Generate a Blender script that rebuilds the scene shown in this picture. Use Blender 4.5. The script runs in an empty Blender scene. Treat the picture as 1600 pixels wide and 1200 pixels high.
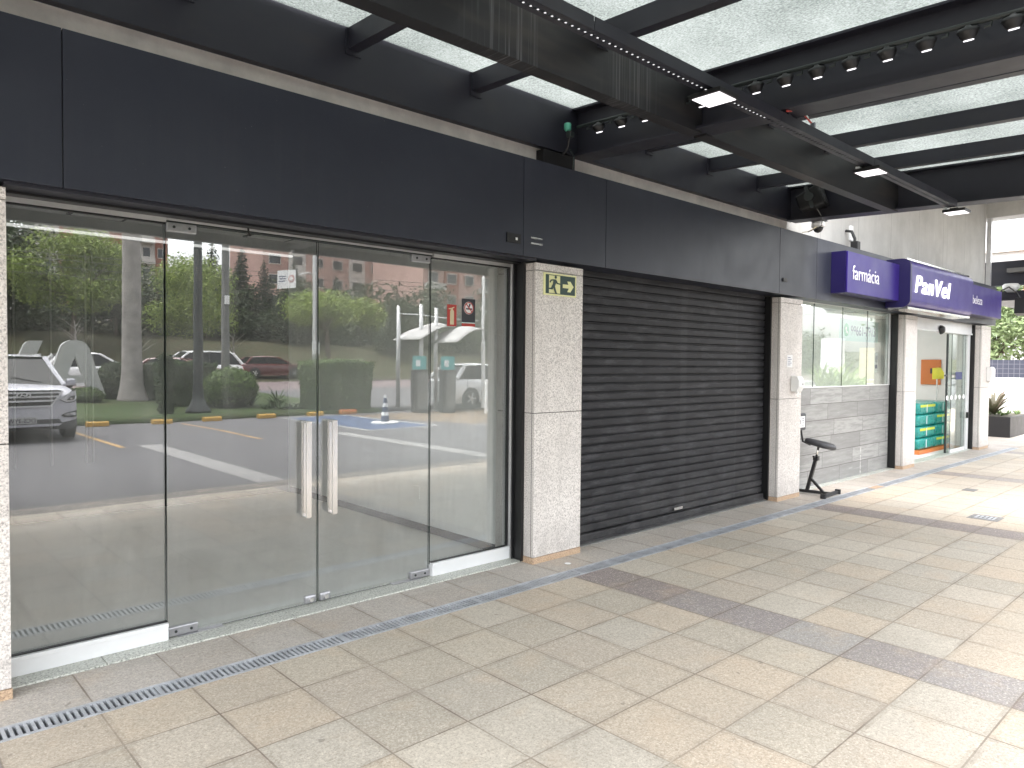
import bpy, bmesh, math, random
from mathutils import Vector, Matrix
R = math.radians
SC = bpy.context.scene
COL = SC.collection
random.seed(7)

# ------------------------------------------------------------------ materials
class NT:
    def __init__(s, name):
        s.m = bpy.data.materials.new(name); s.m.use_nodes = True
        s.t = s.m.node_tree; s.t.nodes.clear()
        s.out = s.n('ShaderNodeOutputMaterial')
    def n(s, typ, **kw):
        x = s.t.nodes.new(typ)
        for k, v in kw.items(): setattr(x, k, v)
        return x
    def l(s, a, b): s.t.links.new(a, b)
    def setin(s, sock, v):
        if hasattr(v, 'links'): s.l(v, sock)
        else: sock.default_value = v
    def math(s, op, a, b=0.0, c=None):
        x = s.n('ShaderNodeMath', operation=op)
        s.setin(x.inputs[0], a); s.setin(x.inputs[1], b)
        if c is not None: s.setin(x.inputs[2], c)
        return x.outputs[0]
    def mix(s, f, a, b, mode='MIX'):
        x = s.n('ShaderNodeMix', data_type='RGBA', blend_type=mode)
        s.setin(x.inputs[0], f)
        for i, v in ((6, a), (7, b)):
            if isinstance(v, tuple): v = (v[0], v[1], v[2], 1)
            s.setin(x.inputs[i], v)
        return x.outputs[2]
    def ramp(s, f, pts, interp='LINEAR'):
        x = s.n('ShaderNodeValToRGB'); x.color_ramp.interpolation = interp
        e = x.color_ramp.elements
        while len(e) < len(pts): e.new(0.5)
        for i, (p, c) in enumerate(pts):
            e[i].position = p
            if not isinstance(c, tuple): c = (c, c, c)
            e[i].color = (c[0], c[1], c[2], 1)
        s.l(f, x.inputs[0]); return x.outputs[0]
    def noise(s, scale, detail=3, rough=.55, vec=None, out=0):
        x = s.n('ShaderNodeTexNoise'); x.inputs['Scale'].default_value = scale
        x.inputs['Detail'].default_value = detail; x.inputs['Roughness'].default_value = rough
        if vec is not None: s.l(vec, x.inputs['Vector'])
        return x.outputs[out]
    def pos(s): return s.n('ShaderNodeNewGeometry').outputs['Position']
    def obj(s): return s.n('ShaderNodeTexCoord').outputs['Object']
    def xyz(s, v):
        x = s.n('ShaderNodeSeparateXYZ'); s.l(v, x.inputs[0]); return x.outputs
    def scale(s, v, sx, sy, sz):
        x = s.n('ShaderNodeVectorMath', operation='MULTIPLY'); s.l(v, x.inputs[0])
        x.inputs[1].default_value = (sx, sy, sz); return x.outputs[0]
    def bump(s, h, strength=.2, dist=.01):
        x = s.n('ShaderNodeBump'); x.inputs['Strength'].default_value = strength
        x.inputs['Distance'].default_value = dist; s.l(h, x.inputs['Height']); return x.outputs[0]
    def bsdf(s, col, rough=.5, metal=0, normal=None, spec=.5, coat=0):
        b = s.n('ShaderNodeBsdfPrincipled')
        if isinstance(col, tuple): col = (col[0], col[1], col[2], 1)
        s.setin(b.inputs['Base Color'], col); s.setin(b.inputs['Roughness'], rough)
        b.inputs['Metallic'].default_value = metal; b.inputs['Specular IOR Level'].default_value = spec
        b.inputs['Coat Weight'].default_value = coat
        if normal is not None: s.l(normal, b.inputs['Normal'])
        return b.outputs[0]
    def done(s, sh): s.l(sh, s.out.inputs[0]); return s.m

def mul(c, k): return tuple(min(1, max(0, x*k)) for x in c[:3])

def plain(name, col, rough=.5, metal=0, var=.15, vs=2.0, bump=0, bs=60, spec=.5, coat=0, fine=0):
    t = NT(name); v = t.pos() if False else t.obj()
    f = t.noise(vs, 4, .6, v)
    c = t.mix(t.ramp(f, [(.3, 0.0), (.7, 1.0)]), mul(col, 1-var), mul(col, 1+var))
    if fine:
        g = t.noise(120, 2, .6, v)
        c = t.mix(fine, c, t.mix(t.ramp(g, [(.35, 0.0), (.65, 1.0)]), mul(col, .55), mul(col, 1.4)))
    rr = t.math('ADD', t.math('MULTIPLY', t.noise(vs*2.3, 3, .6, v), .25), rough-.125)
    nrm = t.bump(t.noise(bs, 3, .6, v), bump, .01) if bump else None
    return t.done(t.bsdf(c, rr, metal, nrm, spec, coat))

def emis(name, col, st):
    t = NT(name); e = t.n('ShaderNodeEmission'); e.inputs[0].default_value = (*col, 1); e.inputs[1].default_value = st
    return t.done(e.outputs[0])

def granite(name, light, mid, dark, sc=150, rough=.45, streak=0):
    t = NT(name); v = t.pos()
    a = t.noise(sc, 3, .65, v)
    b = t.noise(sc*2.3, 2, .6, v)
    c = t.ramp(a, [(.34, dark), (.44, mid), (.56, light), (.7, mul(light, 1.12))])
    c = t.mix(t.ramp(b, [(.30, 1.0), (.37, 0.0)]), c, mul(dark, .55))
    big = t.noise(2.2, 4, .6, v)
    c = t.mix(t.ramp(big, [(.35, .35), (.6, 0.0)]), c, mul(mid, .85))
    if streak:
        gz_ = t.math('MAXIMUM', t.math('SUBTRACT', 1.0, t.math('DIVIDE', t.xyz(v)[2], .35)), 0.0)
        c = t.mix(t.math('MULTIPLY', gz_, t.ramp(t.noise(9, 4, .7, v), [(.35, .1), (.7, .75)])), c, mul(mid, .5))
        s = t.noise(1, 4, .6, t.scale(v, 9, 9, .9))
        c = t.mix(t.math('MULTIPLY', t.ramp(s, [(.5, 0.0), (.72, 1.0)]), streak), c, mul(mid, .6))
    return t.done(t.bsdf(c, rough, 0, t.bump(a, .08, .004)))

def paving():
    t = NT('terrazzo_paving'); P = t.pos(); x, y, z = t.xyz(P)
    u = t.math('DIVIDE', t.math('SUBTRACT', x, 4.0), .395)
    v = t.math('DIVIDE', t.math('SUBTRACT', y, 3.25), .40)
    cu, cv = t.math('FLOOR', u), t.math('FLOOR', v)
    fu, fv = t.math('FRACT', t.math('ADD', u, 1000)), t.math('FRACT', t.math('ADD', v, 1000))
    w = t.n('ShaderNodeTexWhiteNoise', noise_dimensions='3D')
    cx = t.n('ShaderNodeCombineXYZ'); t.l(cu, cx.inputs[0]); t.l(cv, cx.inputs[1]); t.l(cx.outputs[0], w.inputs[0])
    rnd, rcol = w.outputs[0], t.xyz(w.outputs[1])
    c = t.ramp(rnd, [(0, (.425, .38, .32)), (.2, (.50, .44, .36)), (.38, (.53, .435, .34)), (.55, (.45, .41, .355)), (.72, (.575, .515, .435)), (.86, (.46, .40, .335)), (1, (.505, .43, .345))])
    dk = t.ramp(rcol[1], [(0, (.235, .195, .195)), (.5, (.28, .25, .25)), (1, (.35, .33, .32))])
    isd = t.math('LESS_THAN', t.math('ABSOLUTE', t.math('SUBTRACT', t.math('MODULO', t.math('ADD', cu, 1000), 10.0), 0.0)), .5)
    farb = t.math('GREATER_THAN', y, 3.68)
    isd = t.math('MULTIPLY', isd, t.math('SUBTRACT', 1.0, farb))
    c = t.mix(isd, c, dk)
    c = t.mix(t.math('MULTIPLY', farb, .8), c, t.ramp(rcol[0], [(0, (.42, .385, .36)), (1, (.51, .475, .45))]))
    edge = t.math('LESS_THAN', y, -.09)
    c = t.mix(edge, c, (.085, .075, .073))
    # grit
    g1 = t.noise(115, 2, .8, P); g2 = t.noise(48, 3, .75, P)
    c = t.mix(t.ramp(g1, [(.30, .9), (.46, 0.0)]), c, t.mix(.55, c, (.13, .10, .08)))
    c = t.mix(t.ramp(g1, [(.54, 0.0), (.70, .85)]), c, (.74, .68, .58))
    c = t.mix(t.ramp(g2, [(.35, .3), (.55, 0.0)]), c, mul((.40, .34, .26), .6))
    # blotches crossing the tiles
    b = t.noise(1.6, 5, .6, P)
    c = t.mix(t.ramp(b, [(.42, 0.0), (.7, .28)]), c, (.30, .27, .23))
    b2 = t.noise(4.5, 5, .65, P)
    c = t.mix(t.ramp(b2, [(.55, 0.0), (.8, .35)]), c, (.50, .47, .42))
    b3 = t.noise(2.7, 4, .6, t.scale(P, 1, 1.3, 1))
    c = t.mix(t.ramp(b3, [(.54, 0.0), (.74, .3)]), c, (.54, .41, .29))
    st = t.noise(14, 2, .5, P)
    c = t.mix(t.ramp(st, [(.74, 0.0), (.76, .5)]), c, (.16, .14, .12))
    # joints
    jw = t.math('ADD', .0035, t.math('MULTIPLY', t.noise(7, 2, .5, P), .012))
    eu = t.math('MINIMUM', fu, t.math('SUBTRACT', 1.0, fu)); ev = t.math('MINIMUM', fv, t.math('SUBTRACT', 1.0, fv))
    ev = t.math('ADD', ev, farb)
    e = t.math('MINIMUM', eu, ev)
    j = t.math('LESS_THAN', e, jw)
    js = t.math('MULTIPLY', j, t.ramp(t.noise(2.2, 3, .5, P), [(.3, .25), (.65, .9)]))
    c = t.mix(js, c, (.16, .125, .095))
    soft = t.math('MULTIPLY', t.math('MULTIPLY', t.math('LESS_THAN', e, .06), t.ramp(t.noise(5, 3, .6, P), [(.35, 0.0), (.7, 1.0)])), .3)
    c = t.mix(soft, c, (.2, .165, .13))
    h = t.math('SUBTRACT', t.math('MULTIPLY', g1, .25), j)
    return t.done(t.bsdf(c, t.math('ADD', .52, t.math('MULTIPLY', b2, .3)), 0, t.bump(h, .3, .003), .35))

def asphalt():
    t = NT('asphalt'); P = t.pos()
    a = t.noise(70, 3, .7, P); b = t.noise(.5, 5, .6, P)
    c = t.ramp(a, [(.3, (.060, .058, .062)), (.7, (.115, .112, .118))])
    c = t.mix(t.ramp(b, [(.4, 0.0), (.65, .5)]), c, (.07, .066, .068))
    s = t.noise(1, 4, .7, t.scale(P, 2.2, .45, 1))
    c = t.mix(t.ramp(s, [(.55, 0.0), (.75, .35)]), c, (.05, .047, .048))
    return t.done(t.bsdf(c, .8, 0, t.bump(a, .4, .006)))

def grass_mat(name, g1, g2, soil):
    t = NT(name); P = t.pos()
    a = t.noise(1.1, 5, .65, P); b = t.noise(9, 4, .7, P)
    c = t.mix(t.ramp(b, [(.3, 0.0), (.7, 1.0)]), g1, g2)
    c = t.mix(t.ramp(a, [(.5, 0.0), (.7, .75)]), c, soil)
    return t.done(t.bsdf(c, .9, 0, t.bump(b, .6, .05), .2))

def leaf(name, dark, light, sc=.9):
    t = NT(name); P = t.obj(); g = t.n('ShaderNodeNewGeometry')
    rnd = g.outputs['Random Per Island']
    n = t.noise(sc, 3, .6, P)
    f = t.math('ADD', t.math('MULTIPLY', rnd, .6), t.math('MULTIPLY', n, .55))
    c = t.ramp(f, [(.15, dark), (.85, light)])
    b = t.bsdf(c, .55, 0, None, .35)
    tr = t.n('ShaderNodeBsdfTranslucent'); t.l(c, tr.inputs[0])
    m = t.n('ShaderNodeMixShader'); m.inputs[0].default_value = .25; t.l(b, m.inputs[1]); t.l(tr.outputs[0], m.inputs[2])
    return t.done(m.outputs[0])

def pane(name, r0=.11, tint=(.93, .96, .94), dirt_haze=.02):
    """Clear pane: fresnel-like mirror over a lightly tinted transparency."""
    t = NT(name); g = t.n('ShaderNodeNewGeometry')
    d = t.n('ShaderNodeVectorMath', operation='DOT_PRODUCT'); t.l(g.outputs['Incoming'], d.inputs[0]); t.l(g.outputs['Normal'], d.inputs[1])
    c = t.math('ABSOLUTE', d.outputs['Value'])
    k = t.math('POWER', t.math('SUBTRACT', 1.0, c), 5.0)
    f = t.math('MINIMUM', t.math('ADD', r0, t.math('MULTIPLY', k, 1-r0)), 1.0)
    tr = t.n('ShaderNodeBsdfTransparent'); tr.inputs[0].default_value = (*tint, 1)
    gl = t.n('ShaderNodeBsdfGlossy'); gl.inputs['Roughness'].default_value = 0.0; t.l(t.bump(t.noise(.9, 2, .5, t.pos()), .05, .02), gl.inputs['Normal']); gl.inputs[0].default_value = (1, 1, 1, 1)
    m = t.n('ShaderNodeMixShader'); t.l(f, m.inputs[0]); t.l(tr.outputs[0], m.inputs[1]); t.l(gl.outputs[0], m.inputs[2])
    df = t.n('ShaderNodeBsdfDiffuse'); df.inputs[0].default_value = (.8, .8, .8, 1)
    dn = t.noise(3, 4, .6, t.pos())
    m2 = t.n('ShaderNodeMixShader'); sm = t.noise(1, 4, .7, t.scale(t.pos(), 9, 9, 1.1))
    t.l(t.math('MULTIPLY', t.math('ADD', t.ramp(dn, [(.35, .35), (.7, .8)]), t.ramp(sm, [(.5, 0.0), (.75, .5)])), dirt_haze), m2.inputs[0])  # diffuse film: thin dirt plus painted haze that brightens the glass
    t.l(m.outputs[0], m2.inputs[1]); t.l(df.outputs[0], m2.inputs[2])
    return t.done(m2.outputs[0])

def roof_glass():
    t = NT('textured_canopy_glass'); P = t.pos()
    a = t.noise(1, 3, .7, t.scale(P, 95, 60, 60)); b = t.noise(1.1, 4, .6, P)
    f = t.math('ADD', t.math('MULTIPLY', a, .72), t.math('MULTIPLY', b, .28))
    c = t.ramp(f, [(.36, (.13, .145, .138)), (.48, (.27, .285, .278)), (.60, (.42, .435, .43))])
    tl = t.n('ShaderNodeBsdfTranslucent'); t.l(c, tl.inputs[0])
    tp = t.n('ShaderNodeBsdfTransparent'); tp.inputs[0].default_value = (.34, .36, .355, 1)
    gl = t.n('ShaderNodeBsdfGlossy'); gl.inputs['Roughness'].default_value = .25; t.l(t.bump(a, .5, .01), gl.inputs['Normal'])
    m = t.n('ShaderNodeMixShader'); m.inputs[0].default_value = .30; t.l(tl.outputs[0], m.inputs[1]); t.l(tp.outputs[0], m.inputs[2])
    m2 = t.n('ShaderNodeMixShader'); m2.inputs[0].default_value = .06; t.l(m.outputs[0], m2.inputs[1]); t.l(gl.outputs[0], m2.inputs[2])
    return t.done(m2.outputs[0])

def streaked_steel():
    t = NT('streaked_dark_steel'); P = t.pos(); x, y, z = t.xyz(P)
    base = t.mix(t.noise(2.5, 4, .6, P), (.010, .0098, .0115), (.018, .0175, .020))
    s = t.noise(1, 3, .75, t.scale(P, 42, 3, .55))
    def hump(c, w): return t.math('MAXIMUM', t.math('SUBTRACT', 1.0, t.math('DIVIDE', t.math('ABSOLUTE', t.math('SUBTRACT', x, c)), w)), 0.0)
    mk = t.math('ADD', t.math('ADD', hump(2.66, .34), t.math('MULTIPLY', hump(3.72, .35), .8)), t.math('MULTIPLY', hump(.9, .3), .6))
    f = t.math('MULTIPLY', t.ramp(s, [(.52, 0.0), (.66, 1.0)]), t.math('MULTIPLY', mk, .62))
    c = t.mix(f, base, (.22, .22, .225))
    low = t.noise(1, 3, .6, t.scale(P, 1.2, 1, 6))
    c = t.mix(t.math('MULTIPLY', t.ramp(low, [(.5, 0.0), (.75, 1.0)]), .5), c, (.062, .05, .042))
    return t.done(t.bsdf(c, .5, 0, None, .4))

def dark_steel():
    t = NT('dark_steel_paint'); P = t.pos()
    c = t.mix(t.noise(2.0, 5, .6, P), (.0115, .012, .019), (.021, .0215, .032))
    r = t.noise(1, 4, .6, t.scale(P, 1.5, 1.5, 4))
    c = t.mix(t.math('MULTIPLY', t.ramp(r, [(.55, 0.0), (.8, 1.0)]), .35), c, (.045, .036, .03))
    return t.done(t.bsdf(c, t.math('ADD', .35, t.math('MULTIPLY', t.noise(5, 3, .6, P), .25)), 0, None, .45))

def fascia_mat():
    t = NT('slate_fascia_panel'); P = t.pos()
    c = t.mix(t.ramp(t.noise(1.2, 5, .65, P), [(.3, 0.0), (.7, 1.0)]), (.0175, .0205, .034), (.026, .0300, .045))
    s = t.noise(1, 4, .7, t.scale(P, 14, 1, .6))
    c = t.mix(t.math('MULTIPLY', t.ramp(s, [(.48, 0.0), (.8, 1.0)]), t.math('MULTIPLY', t.ramp(t.noise(.8, 3, .6, P), [(.4, 0.0), (.65, 1.0)]), .38)), c, (.042, .044, .055))
    sp = t.noise(60, 1, .5, P)
    c = t.mix(t.ramp(sp, [(.78, 0.0), (.80, .25)]), c, (.3, .3, .3))
    return t.done(t.bsdf(c, t.math('ADD', .34, t.math('MULTIPLY', t.noise(3, 4, .6, P), .2)), 0, t.bump(t.noise(1.1, 3, .5, P), .05, .05), .5))

def shutter_mat():
    t = NT('shutter_enamel'); P = t.pos(); x, y, z = t.xyz(P)
    c = t.mix(t.ramp(t.noise(3, 5, .7, P), [(.3, 0.0), (.7, 1.0)]), (.0125, .0128, .0155), (.0225, .023, .027))
    sm = t.noise(1, 5, .75, t.scale(P, 3.2, 1, 16))
    c = t.mix(t.math('MULTIPLY', t.ramp(sm, [(.50, 0.0), (.68, 1.0)]), .6), c, (.09, .09, .098))
    dust = t.math('MAXIMUM', t.math('SUBTRACT', .55, z), 0.0)
    c = t.mix(t.math('MULTIPLY', dust, t.ramp(t.noise(6, 4, .7, P), [(.35, 0.0), (.7, .9)])), c, (.09, .085, .08))
    for xc, wd, st in ((6.32, .055, .10), (7.35, .014, .13), (7.8, .03, .06)):
        c = t.mix(t.math('MULTIPLY', t.math('LESS_THAN', t.math('ABSOLUTE', t.math('SUBTRACT', x, xc)), wd), st), c, (.12, .12, .125))
    fine = t.noise(1, 4, .7, t.scale(P, 40, 1, 40))
    c = t.mix(t.math('MULTIPLY', t.ramp(fine, [(.6, 0.0), (.8, 1.0)]), .22), c, (.05, .048, .046))
    return t.done(t.bsdf(c, t.math('ADD', .46, t.math('MULTIPLY', sm, .3)), 0, None, .35))

def plank_tile():
    t = NT('grey_plank_tile'); P = t.pos(); x, y, z = t.xyz(P)
    row = t.math('FLOOR', t.math('DIVIDE', z, .2175)); fz = t.math('FRACT', t.math('DIVIDE', z, .2175))
    w0 = t.n('ShaderNodeTexWhiteNoise', noise_dimensions='1D'); t.l(row, w0.inputs[1])
    u = t.math('ADD', t.math('DIVIDE', x, .98), t.math('ADD', w0.outputs[0], 20.0))
    cu, fu = t.math('FLOOR', u), t.math('FRACT', u)
    cx = t.n('ShaderNodeCombineXYZ'); t.l(cu, cx.inputs[0]); t.l(row, cx.inputs[1])
    w = t.n('ShaderNodeTexWhiteNoise', noise_dimensions='3D'); t.l(cx.outputs[0], w.inputs[0])
    c = t.ramp(w.outputs[0], [(0, (.23, .23, .227)), (.5, (.29, .29, .283)), (1, (.35, .35, .342))])
    ad = t.n('ShaderNodeVectorMath', operation='ADD'); t.l(t.scale(P, 2.2, 1, 22), ad.inputs[0]); t.l(w.outputs[1], ad.inputs[1])
    v = t.noise(1, 5, .7, ad.outputs[0])
    c = t.mix(t.ramp(v, [(.42, .65), (.55, 0.0)]), c, (.19, .19, .185))
    c = t.mix(t.ramp(v, [(.6, 0.0), (.75, .5)]), c, (.52, .52, .51))
    e1 = t.math('MULTIPLY', t.math('MINIMUM', fz, t.math('SUBTRACT', 1.0, fz)), .2175)
    e2 = t.math('MULTIPLY', t.math('MINIMUM', fu, t.math('SUBTRACT', 1.0, fu)), .98)
    j = t.math('LESS_THAN', t.math('MINIMUM', e1, e2), .004)
    c = t.mix(j, c, (.075, .07, .07))
    drip = t.math('MULTIPLY', t.math('LESS_THAN', t.math('ABSOLUTE', t.math('SUBTRACT', x, 10.93)), .012), t.math('LESS_THAN', z, .42))
    c = t.mix(t.math('MULTIPLY', drip, t.ramp(t.noise(30, 3, .7, P), [(.4, 0.0), (.6, .8)])), c, (.7, .7, .68))
    return t.done(t.bsdf(c, .4, 0, None, .45))

def concrete(name, a, b):
    t = NT(name); P = t.pos(); x, y, z = t.xyz(P)
    c = t.mix(t.ramp(t.noise(1.5, 6, .65, P), [(.3, 0.0), (.7, 1.0)]), a, b)
    s = t.noise(1, 5, .7, t.scale(P, 6, 6, .5))
    c = t.mix(t.math('MULTIPLY', t.ramp(s, [(.5, 0.0), (.8, 1.0)]), .4), c, mul(a, .75))
    fx = t.math('FRACT', t.math('ADD', t.math('DIVIDE', x, 1.22), 10.27))
    j = t.math('LESS_THAN', fx, .008)
    c = t.mix(t.math('MULTIPLY', j, .8), c, mul(a, .55))
    return t.done(t.bsdf(c, .85, 0, t.bump(t.noise(40, 4, .7, P), .15, .01), .3))

def brickwall(name, base, win, mort):
    t = NT(name); P = t.obj()
    c = t.mix(t.ramp(t.noise(.25, 4, .6, P), [(.3, 0.0), (.7, 1.0)]), mul(base, .85), mul(base, 1.12))
    return t.done(t.bsdf(c, .85))

m_pave = paving(); m_asph = asphalt()
m_gran = granite('pale_granite', (.78, .74, .705), (.60, .56, .53), (.32, .295, .28), 100, .5, .18)
m_gran_o = granite('ochre_granite', (.52, .38, .26), (.40, .28, .19), (.24, .16, .11), 110, .5)
m_sill = granite('green_grey_granite', (.60, .61, .56), (.42, .43, .39), (.14, .15, .13), 80, .4)
m_groove = plain('dark_groove', (.05, .045, .04), .9, var=.1)  # dark joint colour for the pillar grooves
m_fascia = fascia_mat(); m_steel = dark_steel(); m_streak = streaked_steel(); m_shut = shutter_mat()
m_black = plain('black_paint', (.007, .007, .0078), .45, var=.2)
m_alu = plain('satin_aluminium', (.60, .60, .60), .34, .55, var=.08, vs=6)
m_walu = plain('white_aluminium', (.74, .75, .76), .38, .1, var=.05, vs=4)
m_chrome = plain('polished_steel', (.78, .77, .75), .22, 1, var=.05)
m_patch = plain('brushed_patch_fitting', (.40, .40, .42), .36, .8, var=.12, vs=20)
m_zinc = plain('galvanised_steel', (.44, .455, .485), .45, .3, var=.25, vs=9)
m_pane = pane('shopfront_glass', .14, (.96,.975,.965), .078)
m_pane2 = pane('pharmacy_glass', .10, (.93, .97, .95), .01)
m_gedge = plain('glass_edge_green', (.025, .045, .038), .2)
m_rglass = roof_glass()
m_conc = concrete('board_marked_concrete', (.43, .425, .405), (.58, .575, .55))
m_band = plain('limestone_band', (.78, .72, .66), .8, var=.15, vs=5, bump=.2, bs=40)
m_white = plain('white_plaster', (.82, .82, .81), .8, var=.04)
m_wplas = plain('white_plastic', (.78, .78, .77), .35, var=.04)
m_ceil = plain('shop_ceiling_white', (.72, .72, .70), .8, var=.04)
m_grey = plain('grey_floor_tile', (.64, .645, .63), .35, var=.08, vs=1.5)
m_dwall = plain('charcoal_back_wall', (.03, .032, .032), .8, var=.15, vs=.8)
m_violet = plain('violet_sign_panel', (.030, .016, .165), .42, var=.06, vs=1.5, spec=.35)
m_violetd = plain('deep_violet_edge', (.008, .004, .06), .45, var=.06)
m_letter = emis('lit_white_lettering', (1, .98, 1), .38)
m_lettert = plain('white_lettering', (.86, .85, .9), .4, var=.02)
m_lum = plain('photoluminescent_yellow', (.80, .80, .42), .5, var=.03)
m_dgreen = plain('exit_sign_green', (.018, .05, .042), .45, var=.06)
m_red = plain('sign_red', (.42, .045, .035), .45, var=.05)
m_cream = plain('cream_print', (.62, .55, .36), .5, var=.04)
m_charc = plain('charcoal_print', (.03, .032, .04), .45, var=.05)
m_paper = plain('white_paper', (.80, .80, .80), .7, var=.03)
m_ink = plain('dark_print', (.06, .06, .08), .7)
m_tealp = plain('pale_teal_print', (.55, .72, .70), .5, var=.03)
m_wgreen = plain('emerald_badge', (.03, .40, .17), .4)
m_navy = plain('navy_print', (.03, .04, .14), .5)
m_panel = emis('led_panel_face', (1, .93, .95), .27)
m_lens = emis('floodlight_lens', (1, .96, 1), .33)
m_ceil_l = emis('shop_ceiling_light', (1, .97, .93), 4.0)
m_dot = emis('tray_hole_glow', (1, 1, 1), .13)  # glow for the tray holes, not a lamp
m_cove = emis('led_strip_light', (1, .985, .97), .10)
m_seat = plain('charcoal_vinyl', (.035, .036, .042), .45, var=.15, vs=12)
m_rub = plain('tyre_rubber', (.018, .018, .019), .8)
m_bark = plain('bark', (.11, .085, .065), .95, var=.35, vs=4, bump=.5, bs=14)
m_palmb = plain('pale_palm_bark', (.30, .275, .26), .9, var=.25, vs=3, bump=.4, bs=10)
m_iron = plain('black_iron', (.022, .028, .028), .5, var=.2)
m_pole = plain('weathered_pole', (.17, .17, .165), .8, var=.15)
m_yel = plain('yellow_kerb_paint', (.46, .26, .03), .6, var=.15, vs=6)
m_orange = plain('orange_paint', (.62, .19, .05), .55, var=.1)
m_line = plain('road_line_ochre', (.33, .21, .085), .75, var=.25, vs=5)
m_wline = plain('road_line_white', (.36, .355, .35), .75, var=.2, vs=5)
m_blue = plain('bay_blue', (.035, .062, .13), .75, var=.2, vs=3)
m_strip = granite('light_stone_strip', (.25, .245, .24), (.205, .20, .196), (.14, .135, .13), 60, .7)
m_grass = grass_mat('lawn_grass', (.030, .052, .016), (.052, .078, .024), (.065, .062, .03))
m_hill = grass_mat('rough_hillside', (.030, .040, .016), (.060, .055, .028), (.085, .055, .036))
m_road = plain('street_asphalt', (.14, .105, .105), .85, var=.12, vs=1)
m_earth = plain('far_ground', (.13, .12, .09), .95, var=.25, vs=.2)
m_lf_b = leaf('bright_leaves', (.075, .125, .026), (.30, .38, .085))
m_lf_d = leaf('dark_leaves', (.012, .026, .010), (.055, .085, .028))
m_lf_c = leaf('cypress_leaves', (.010, .020, .012), (.035, .052, .026))
m_lf_h = leaf('hedge_leaves', (.018, .038, .013), (.07, .115, .035), 3)
m_lf_y = leaf('young_leaves', (.034, .070, .018), (.14, .21, .055), 3)
m_lf_g = leaf('strap_leaves', (.09, .17, .035), (.38, .50, .14), 3)
m_lf_s = leaf('olive_leaves', (.055, .085, .035), (.22, .28, .13))
m_brom = leaf('bromeliad_leaves', (.05, .08, .03), (.16, .12, .09), 4)
m_silver = plain('silver_car_paint', (.54, .54, .585), .3, .0, var=.02, coat=.5)
m_wpaint = plain('white_car_paint', (.80, .80, .80), .3, var=.02, coat=.8)
m_rpaint = plain('maroon_car_paint', (.12, .022, .022), .3, var=.03, coat=.8)
m_carglass = plain('car_glass', (.010, .012, .014), .10, var=.05, spec=.2)
m_clad = plain('grey_plastic_cladding', (.05, .05, .052), .6)
m_lamp = plain('headlight_lens', (.55, .56, .58), .12, .6, var=.25, vs=14)
m_lampw = plain('clear_headlight', (.66, .67, .69), .15, .0, var=.25, vs=14)
m_tail = plain('tail_lens', (.3, .02, .02), .2)
m_teal = plain('teal_wrapper', (.01, .30, .27), .3, var=.3, vs=7, coat=.4)
m_lime = plain('lime_print', (.62, .66, .06), .45)
m_yellow = plain('yellow_card', (.85, .72, .05), .5)
m_planter = plain('anthracite_planter', (.022, .021, .023), .55)
m_lilac = plain('light_grey_letter', (.46, .46, .45), .55, var=.05)
m_fabric = plain('white_membrane', (.42, .41, .40), .7, var=.05)
m_tdisp = emis('teal_display', (.12, .55, .55), .17)
m_bpink = brickwall('pink_render', (.50, .32, .28), 0, 0)
m_bbrick = brickwall('red_brick_render', (.34, .14, .10), 0, 0)
m_bwhite = brickwall('white_render', (.62, .60, .57), 0, 0)
m_bgrey = brickwall('grey_render', (.46, .46, .46), 0, 0)
m_wind = plain('dark_window', (.05, .06, .07), .2)
m_tilew = plain('dark_blue_tiling', (.05, .055, .10), .4)
m_green = plain('green_plastic', (.10, .42, .30), .4)

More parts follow.
